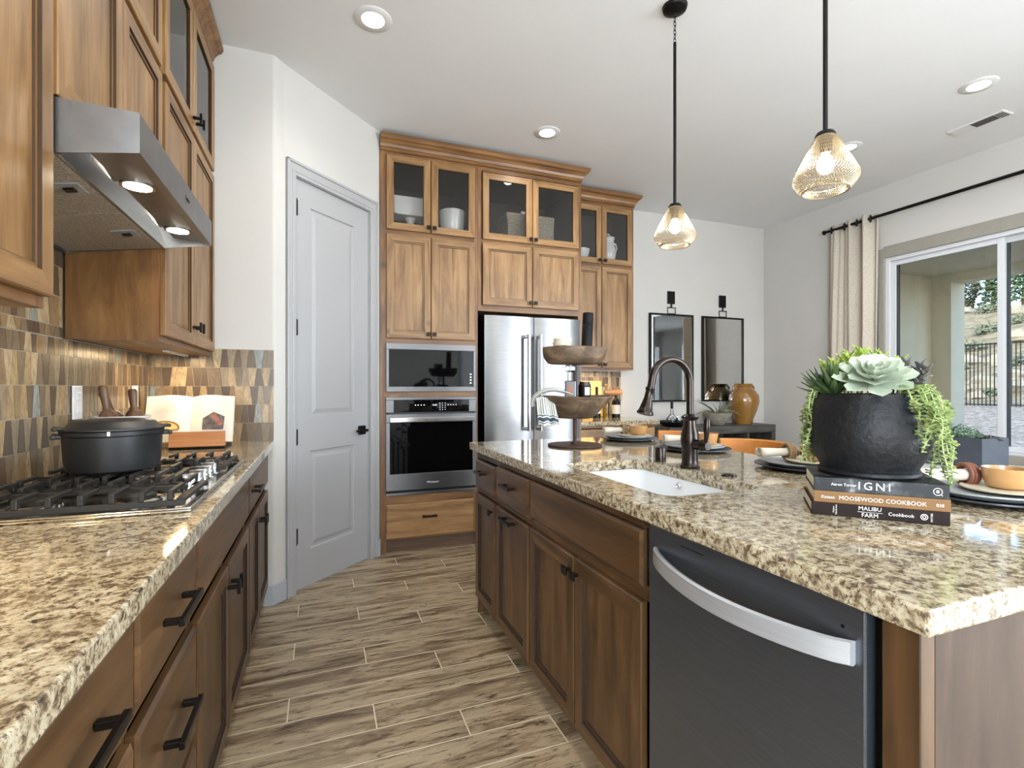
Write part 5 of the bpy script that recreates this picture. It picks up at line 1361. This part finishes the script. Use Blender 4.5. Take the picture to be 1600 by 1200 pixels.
# counter stools
def stool(y, label):
    t = empty('counter_stool', label, 'stool', (2.02, y, 0), 0, 'counter stools with orange leather')
    for sx in (-1, 1):
        for sy in (-1, 1): obj('leg', MB().tube([(sx*.19, sy*.19, 0), (sx*.165, sy*.165, .62)], .014, 10), M['bronzeh'], t, smooth=True)
    obj('footrest', MB().tube([(-.182, -.182, .22), (.182, -.182, .22), (.182, .182, .22), (-.182, .182, .22)], .009, 8, closed=True), M['bronzeh'], t)
    obj('seat', MB().box(-.2, .2, -.2, .2, .62, .68), M['leather'], t, bevel=.02, seg=3)
    # low wrap-around back: the far side from the island, curving round
    pts = []; N = 18
    for i in range(N+1):
        a = -R(74)+R(148)*i/N; pts.append((-.10+.235*math.cos(a), .21*math.sin(a)))
    mb = MB()
    for (x_, y_) in pts:
        nx, ny = x_+.1, y_; L = math.hypot(nx, ny); nx, ny = nx/L*.012, ny/L*.012
        for (sx, z) in ((-1, .80), (1, .80), (1.2, .86), (1, .93), (0, .937), (-1, .93)): mb.v.append((x_+nx*sx, y_+ny*sx, z))
    for i in range(N):
        for j in range(6): mb.f.append((i*6+j, i*6+(j+1) % 6, (i+1)*6+(j+1) % 6, (i+1)*6+j)); mb.m.append(0); mb.c.append(0)
    mb.f.append(tuple(range(6))); mb.f.append(tuple(N*6+j for j in range(6))); mb.m += [0, 0]; mb.c += [0, 0]
    obj('backrest', mb, M['leather'], t, smooth=True)
    for sy in (-1, 1): obj('back_post', MB().tube([(.12, sy*.14, .66), (.128, sy*.155, .80), (.128, sy*.157, .9)], .009, 8), M['bronzeh'], t, smooth=True)
stool(2.42, 'orange leather counter stool at the far end of the island')
stool(1.90, 'orange leather counter stool behind the second place setting')

# books, stacked
BA = math.atan2(.651-.831, 1.237-1.063)
def book(z, th, L, D, dx, dy, cover, name_label, seed):
    t = empty('stacked_book', name_label, 'book', (1.063+dx*math.cos(BA)-dy*math.sin(BA), .831+dx*math.sin(BA)+dy*math.cos(BA), z), BA)
    obj('cover', MB().box(0, L, 0, .003, 0, th).box(0, L, .003, D, 0, .0022).box(0, L, .003, D, th-.0022, th), cover, t, bevel=.001)
    obj('pages', MB().box(.003, L-.003, .0032, D-.004, .0024, th-.0024), M['page'], t)
    return t
m = NT('smoky_black_cover'); v_ = m.coord((1, 1, 1), rnd=False); n_ = m.noise(v_, 22, 4, .6, .6)
m.set(Base_Color=m.ramp(n_, [(.5, (18, 19, 21)), (.64, (60, 62, 64)), (.78, (140, 140, 140))]), Roughness=.4, IOR=1.3); M['igni'] = m.m
M['moose'] = simple('brown_book_cover', (124, 92, 58), .6, var=.04, IOR=1.3); M['malibu'] = simple('dark_brown_book_cover', (34, 24, 22), .6, var=.05, IOR=1.25)
M['print'] = simple('white_print', (226, 224, 218), .6, var=.01)
b3 = book(CTZ, .0285, .252, .185, -.006, 0, M['malibu'], 'dark brown cookbook at the bottom of the stack under the succulent pot', 1)
b2 = book(CTZ+.0288, .0262, .248, .18, -.001, 0, M['moose'], 'light brown cookbook in the middle of the stack under the succulent pot', 2)
b1 = book(CTZ+.0554, .0305, .246, .19, -.001, 0, M['igni'], 'smoky black cookbook on top of the stack under the succulent pot', 3)
RT = (R(90), 0, 0)
text('IGNI', .024, M['print'], b1, (.115, -.0006, .0155), RT, spacing=1.35)
text('Aaron Turner', .0085, M['print'], b1, (.058, -.0006, .016), RT)
pts = [(.226+.0075*math.cos(a), -.0006, .0150+.0075*math.sin(a)) for a in [2*PI*i/22 for i in range(22)]]
obj('publisher_mark', MB().tube(pts, .0007, 5, closed=True).cyl((.231, -.0006, .010), (.234, -.0006, .0065), .0007, 5).box(.2235, .2285, -.001, -.0004, .0125, .018), M['print'], b1)
text('MOOSEWOOD COOKBOOK', .0125, M['print'], b2, (.128, -.0006, .0125), RT, xscale=.98)
text('Katzen', .0095, M['print'], b2, (.028, -.0006, .0125), RT)
text('838', .009, M['print'], b2, (.230, -.0006, .0125), RT, name='publisher_mark')
text('MALIBU', .0125, M['print'], b3, (.112, -.0006, .0215), RT); text('FARM', .0125, M['print'], b3, (.112, -.0006, .0068), RT)
obj('title_rule', MB().box(.089, .135, -.001, -.0003, .0136, .0143), M['print'], b3)
text('Cookbook', .0105, M['print'], b3, (.168, -.0006, .014), RT)
text('Helene\nHenderson', .005, M['print'], b3, (.046, -.0006, .0145), (R(90), R(-90), 0))
obj('publisher_mark', MB().tube([(.208+.006*math.cos(a), -.0006, .0145+.006*math.sin(a)) for a in [2*PI*i/20 for i in range(20)]], .0008, 5, closed=True).tube([(.208+.0028*math.cos(a), -.0006, .0145+.003*math.sin(a)) for a in [2*PI*i/14 for i in range(14)]], .0009, 5, closed=True), M['print'], b3)
text('POTTER', .005, M['print'], b3, (.221, -.0006, .0145), (R(90), R(-90), 0))

# succulent pot
PZ = CTZ+.0862; PX, PY = 1.226, .820
pp = empty('succulent_planter', 'round black ceramic pot filled with succulents on the book stack', 'potted plant', (PX, PY, PZ))
obj('pot', MB().lathe(0, 0, [(0, 0), (.098, 0), (.102, .004), (.102, .011), (.097, .014), (.100, .022), (.113, .045), (.1235, .075), (.125, .105), (.121, .14), (.112, .168), (.1045, .183), (.104, .190), (.099, .191), (.100, .175), (0, .172)], 64), M['ceramicblack'], pp, smooth=True)
obj('soil', MB().lathe(0, 0, [(.098, .178), (.05, .186), (0, .188)], 24), M['soil'], pp, smooth=True)
def vdir(dx, dy, dz): # camera-aligned to world
    c_, s_ = math.cos(rot2), math.sin(rot2); return Vector((dx*c_-dy*s_, dx*s_+dy*c_, dz))
rot2 = -math.atan2(PX, PY)+0.0
def leaf(mb, base, direction, up, L, W, curl=.3, th=.004, m=0, shape=1.0, segs=6, spoon=False):
    d = Vector(direction).normalized(); up = Vector(up); up = (up-d*up.dot(d)); up = up.normalized() if up.length > 1e-4 else d.orthogonal().normalized(); sd = d.cross(up)
    rows = []
    for i in range(segs+1):
        t = i/segs; w_ = W*(math.sin(PI*min(1, t**.75*.93+.05)))**shape*(1 if t < 1 else .0)+.0004
        if spoon: w_ = W*(.25+.75*min(1, t*1.45)**.9)*math.sqrt(max(0, 1-max(0, (t-.52)/.48)**2.6))+.0003
        c_ = Vector(base)+d*(L*t)+up*(curl*L*t*t)
        rows.append((c_-sd*w_+up*w_*.35, c_-up*th*(1-t*.7), c_+sd*w_+up*w_*.35, c_+up*th*.5*(1-t)))
    k = len(mb.v)
    for r_ in rows: mb.v += [tuple(p) for p in r_]
    for i in range(segs):
        for j in range(4): mb.f.append((k+i*4+j, k+i*4+(j+1) % 4, k+(i+1)*4+(j+1) % 4, k+(i+1)*4+j)); mb.m.append(m); mb.c.append(0)
def rosette(c, axis, R0, n_rings, mat, name, wide=.5, per=6, tilt0=8, tilt1=75, parent=pp, th=.004, shape=.8):
    mb = MB(); ax = Vector(axis).normalized(); u = ax.orthogonal().normalized(); v = ax.cross(u)
    for q in range(n_rings):
        f = q/(n_rings-1); L = R0*(1-.72*f); el = R(tilt0+(tilt1-tilt0)*f); n = max(4, per-q//2)
        for i in range(n):
            a = 2*PI*(i+(q*.5))/n+q*.21; rad = u*math.cos(a)+v*math.sin(a)
            d = rad*math.cos(el)+ax*math.sin(el)
            leaf(mb, Vector(c)+ax*(.005*q)+rad*.004, d, ax, L, L*wide, .22*(1-f), th, 0, shape, 8, True)
    return obj(name, mb, mat, parent, smooth=True)
# main pale rosette leaning over the front rim
rc = vdir(.012, -.046, .219)
rosette(rc, vdir(.06, -.55, .8), .080, 6, M['succ'], 'pale_rosette', .29, 8, 0, 82)
rnd = random.Random(11)
def spiky(c, n, L, W, mat, name, spread=55, seed=0, lean=(0, 0)):
    r_ = random.Random(seed); mb = MB()
    for i in range(n):
        a = 2.4*i; el = R(90-spread*((i+.5)/n)**.7)
        d = vdir(math.cos(a)*math.cos(el)+lean[0], math.sin(a)*math.cos(el)+lean[1], math.sin(el))
        leaf(mb, Vector(c), d, (0, 0, 1), L*r_.uniform(.75, 1.05), W, .12, .003, 0, .9)
    return obj(name, mb, mat, pp, smooth=True)
spiky(vdir(-.066, -.03, .185), 26, .088, .0085, M['dkgreen'], 'agave_cluster', 70, 1, (-.15, 0))
spiky(vdir(-.085, .01, .185), 18, .076, .008, M['dkgreen'], 'agave_cluster', 75, 2, (-.3, 0))
def sprig(c, h, n, L, W, mat, name, lean, seed):
    r_ = random.Random(seed); mb = MB(); top = Vector(c)+vdir(lean[0], lean[1], h)
    mb.tube([c, (Vector(c)+top)/2+vdir(0, 0, .004), top], .0022, 5)
    for i in range(n):
        t = .25+.75*i/n; p = Vector(c).lerp(top, t); a = 2.4*i; el = R(0+42*t)
        leaf(mb, p, vdir(math.cos(a)*math.cos(el), math.sin(a)*math.cos(el), math.sin(el)), (0, 0, 1), L*r_.uniform(.8, 1.1), W, .15, .002, 0, .7, 4)
    return obj(name, mb, mat, pp, smooth=True)
for i, (dx, dy, h, ln) in enumerate([(-.055, .0, .088, -.014), (-.038, .03, .108, 0), (-.02, .02, .116, .004), (0, .045, .110, .012), (.02, .035, .104, .01), (-.07, .03, .085, -.02), (.045, .04, .09, .02), (-.03, -.01, .10, -.008), (-.01, .0, .112, 0), (-.045, .05, .1, -.01)]):
    sprig(vdir(dx, dy, .18), h, 44, .024, .0026, M['lime'], 'feathery_sprig', (ln, 0), 20+i)
for i, (dx, dy, h, ln) in enumerate([(.055, .02, .088, .02), (.07, .03, .08, .03), (.08, .0, .065, .03), (.05, .05, .09, .01), (.075, -.02, .07, .035)]):
    sprig(vdir(dx, dy, .18), h, 22, .02, .004, M['purple'], 'dark_sprig', (ln, 0), 40+i)
def trailing(a, r0, drop, out, seed, n=46, ls=.0062, name='trailing_stem'):
    r_ = random.Random(seed); mb = MB(); path = []
    for i in range(16):
        t = i/15; r = r0+out*math.sin(min(1, t*1.8)*PI/2)+.006*math.sin(t*9+seed); z = .188+.022*math.sin(min(1, t*3)*PI)-(max(0, t-.12)/.88)**1.1*drop
        path.append(vdir(r*math.cos(a+.12*math.sin(seed+t*3)), r*math.sin(a+.12*math.sin(seed+t*3)), z))
    mb.tube(path, .0013, 5)
    for i in range(n):
        t = i/n*15; k = min(int(t), 14); p = path[k].lerp(path[k+1], t-k); an = r_.uniform(0, 2*PI)
        dd = Vector((math.cos(an), math.sin(an), r_.uniform(-.6, .5))).normalized(); L = ls*r_.uniform(1.5, 2.6)
        leaf(mb, p, dd, (0, 0, 1), L*.82, ls*.72, .1, .0026, 0, .55, 5, True)
    return obj(name, mb, M['pearl'], pp, smooth=True)
rr = random.Random(5)
for i in range(30):
    a = rr.uniform(-.75, .55); trailing(a, .085, rr.uniform(.06, .21)*(1 if -.5 < a < .4 else .6), rr.uniform(.035, .075), i, 50, .0066)
for i in range(13):
    a = PI+rr.uniform(-.35, .35); trailing(a, .088, rr.uniform(.08, .175), rr.uniform(.03, .05), 50+i, 44, .0058)

# dining table behind the island with the slate planter
dt = empty('dining_table', 'pale dining table standing below the window behind the island', 'table', (3.36, 1.15, 0))
obj('table_top', MB().box(3.0, 3.72, .3, 2.02, .72, .759), M['tabletop'], dt, world=True, bevel=.004)
for x in (3.06, 3.66):
    for y in (.38, 1.94): obj('leg', MB().box(x-.035, x+.035, y-.035, y+.035, 0, .7195), M['tabletop'], dt, world=True)
pb2 = empty('planter_box', 'slate grey rectangular planter box with small succulents on the dining table', 'planter', (3.47, 1.98, .76))
bx0, bx1, by0, by1 = 3.35, 3.60, 1.63, 2.0
mb = MB().box(bx0, bx1, by0, by0+.012, .7605, .925).box(bx0, bx1, by1-.012, by1, .7605, .925).box(bx0, bx0+.012, by0+.012, by1-.012, .7605, .925).box(bx1-.012, bx1, by0+.012, by1-.012, .7605, .925).box(bx0+.012, bx1-.012, by0+.012, by1-.012, .7605, .775)
obj('box', mb, M['planter'], pb2, world=True)
obj('soil', MB().box(bx0+.013, bx1-.013, by0+.013, by1-.013, .8, .905), M['soil'], pb2, world=True)
def tuft(x, y, n, r, h, mat, name, seed, ls=.012):
    r_ = random.Random(seed); mb = MB()
    for i in range(n):
        a = r_.uniform(0, 2*PI); q = r*math.sqrt(r_.random()); tx, ty = x+q*math.cos(a), y+q*math.sin(a); th_ = h*(1-(q/r)**2*.6)*r_.uniform(.7, 1.05)
        mb.tube([(x+.4*(tx-x), y+.4*(ty-y), .90), (tx, ty, .905+th_)], .0012, 3)
        for k in range(5): leaf(mb, (tx, ty, .905+th_*(.6+.1*k)), Vector((math.cos(2.4*k+a), math.sin(2.4*k+a), .5)), (0, 0, 1), ls, ls*.3, .1, .001, 0, .7, 3)
    return obj(name, mb, mat, pb2, world=True, smooth=True)
tuft(3.46, 1.78, 120, .10, .085, M['airplant2'], 'bushy_succulent', 3)
tuft(3.52, 1.68, 50, .06, .03, M['purple'], 'low_succulent', 4)
mb = MB()
for q in range(5):
    for i in range(8):
        a = 2*PI*(i+q*.5)/8; el = R(10+17*q)
        leaf(mb, (3.44, 1.93, .915+.004*q), (math.cos(a)*math.cos(el), math.sin(a)*math.cos(el), math.sin(el)), (0, 0, 1), .06*(1-.15*q), .016, .2, .003, 0, .8)
obj('green_rosette', mb, M['lime'], pb2, world=True, smooth=True)
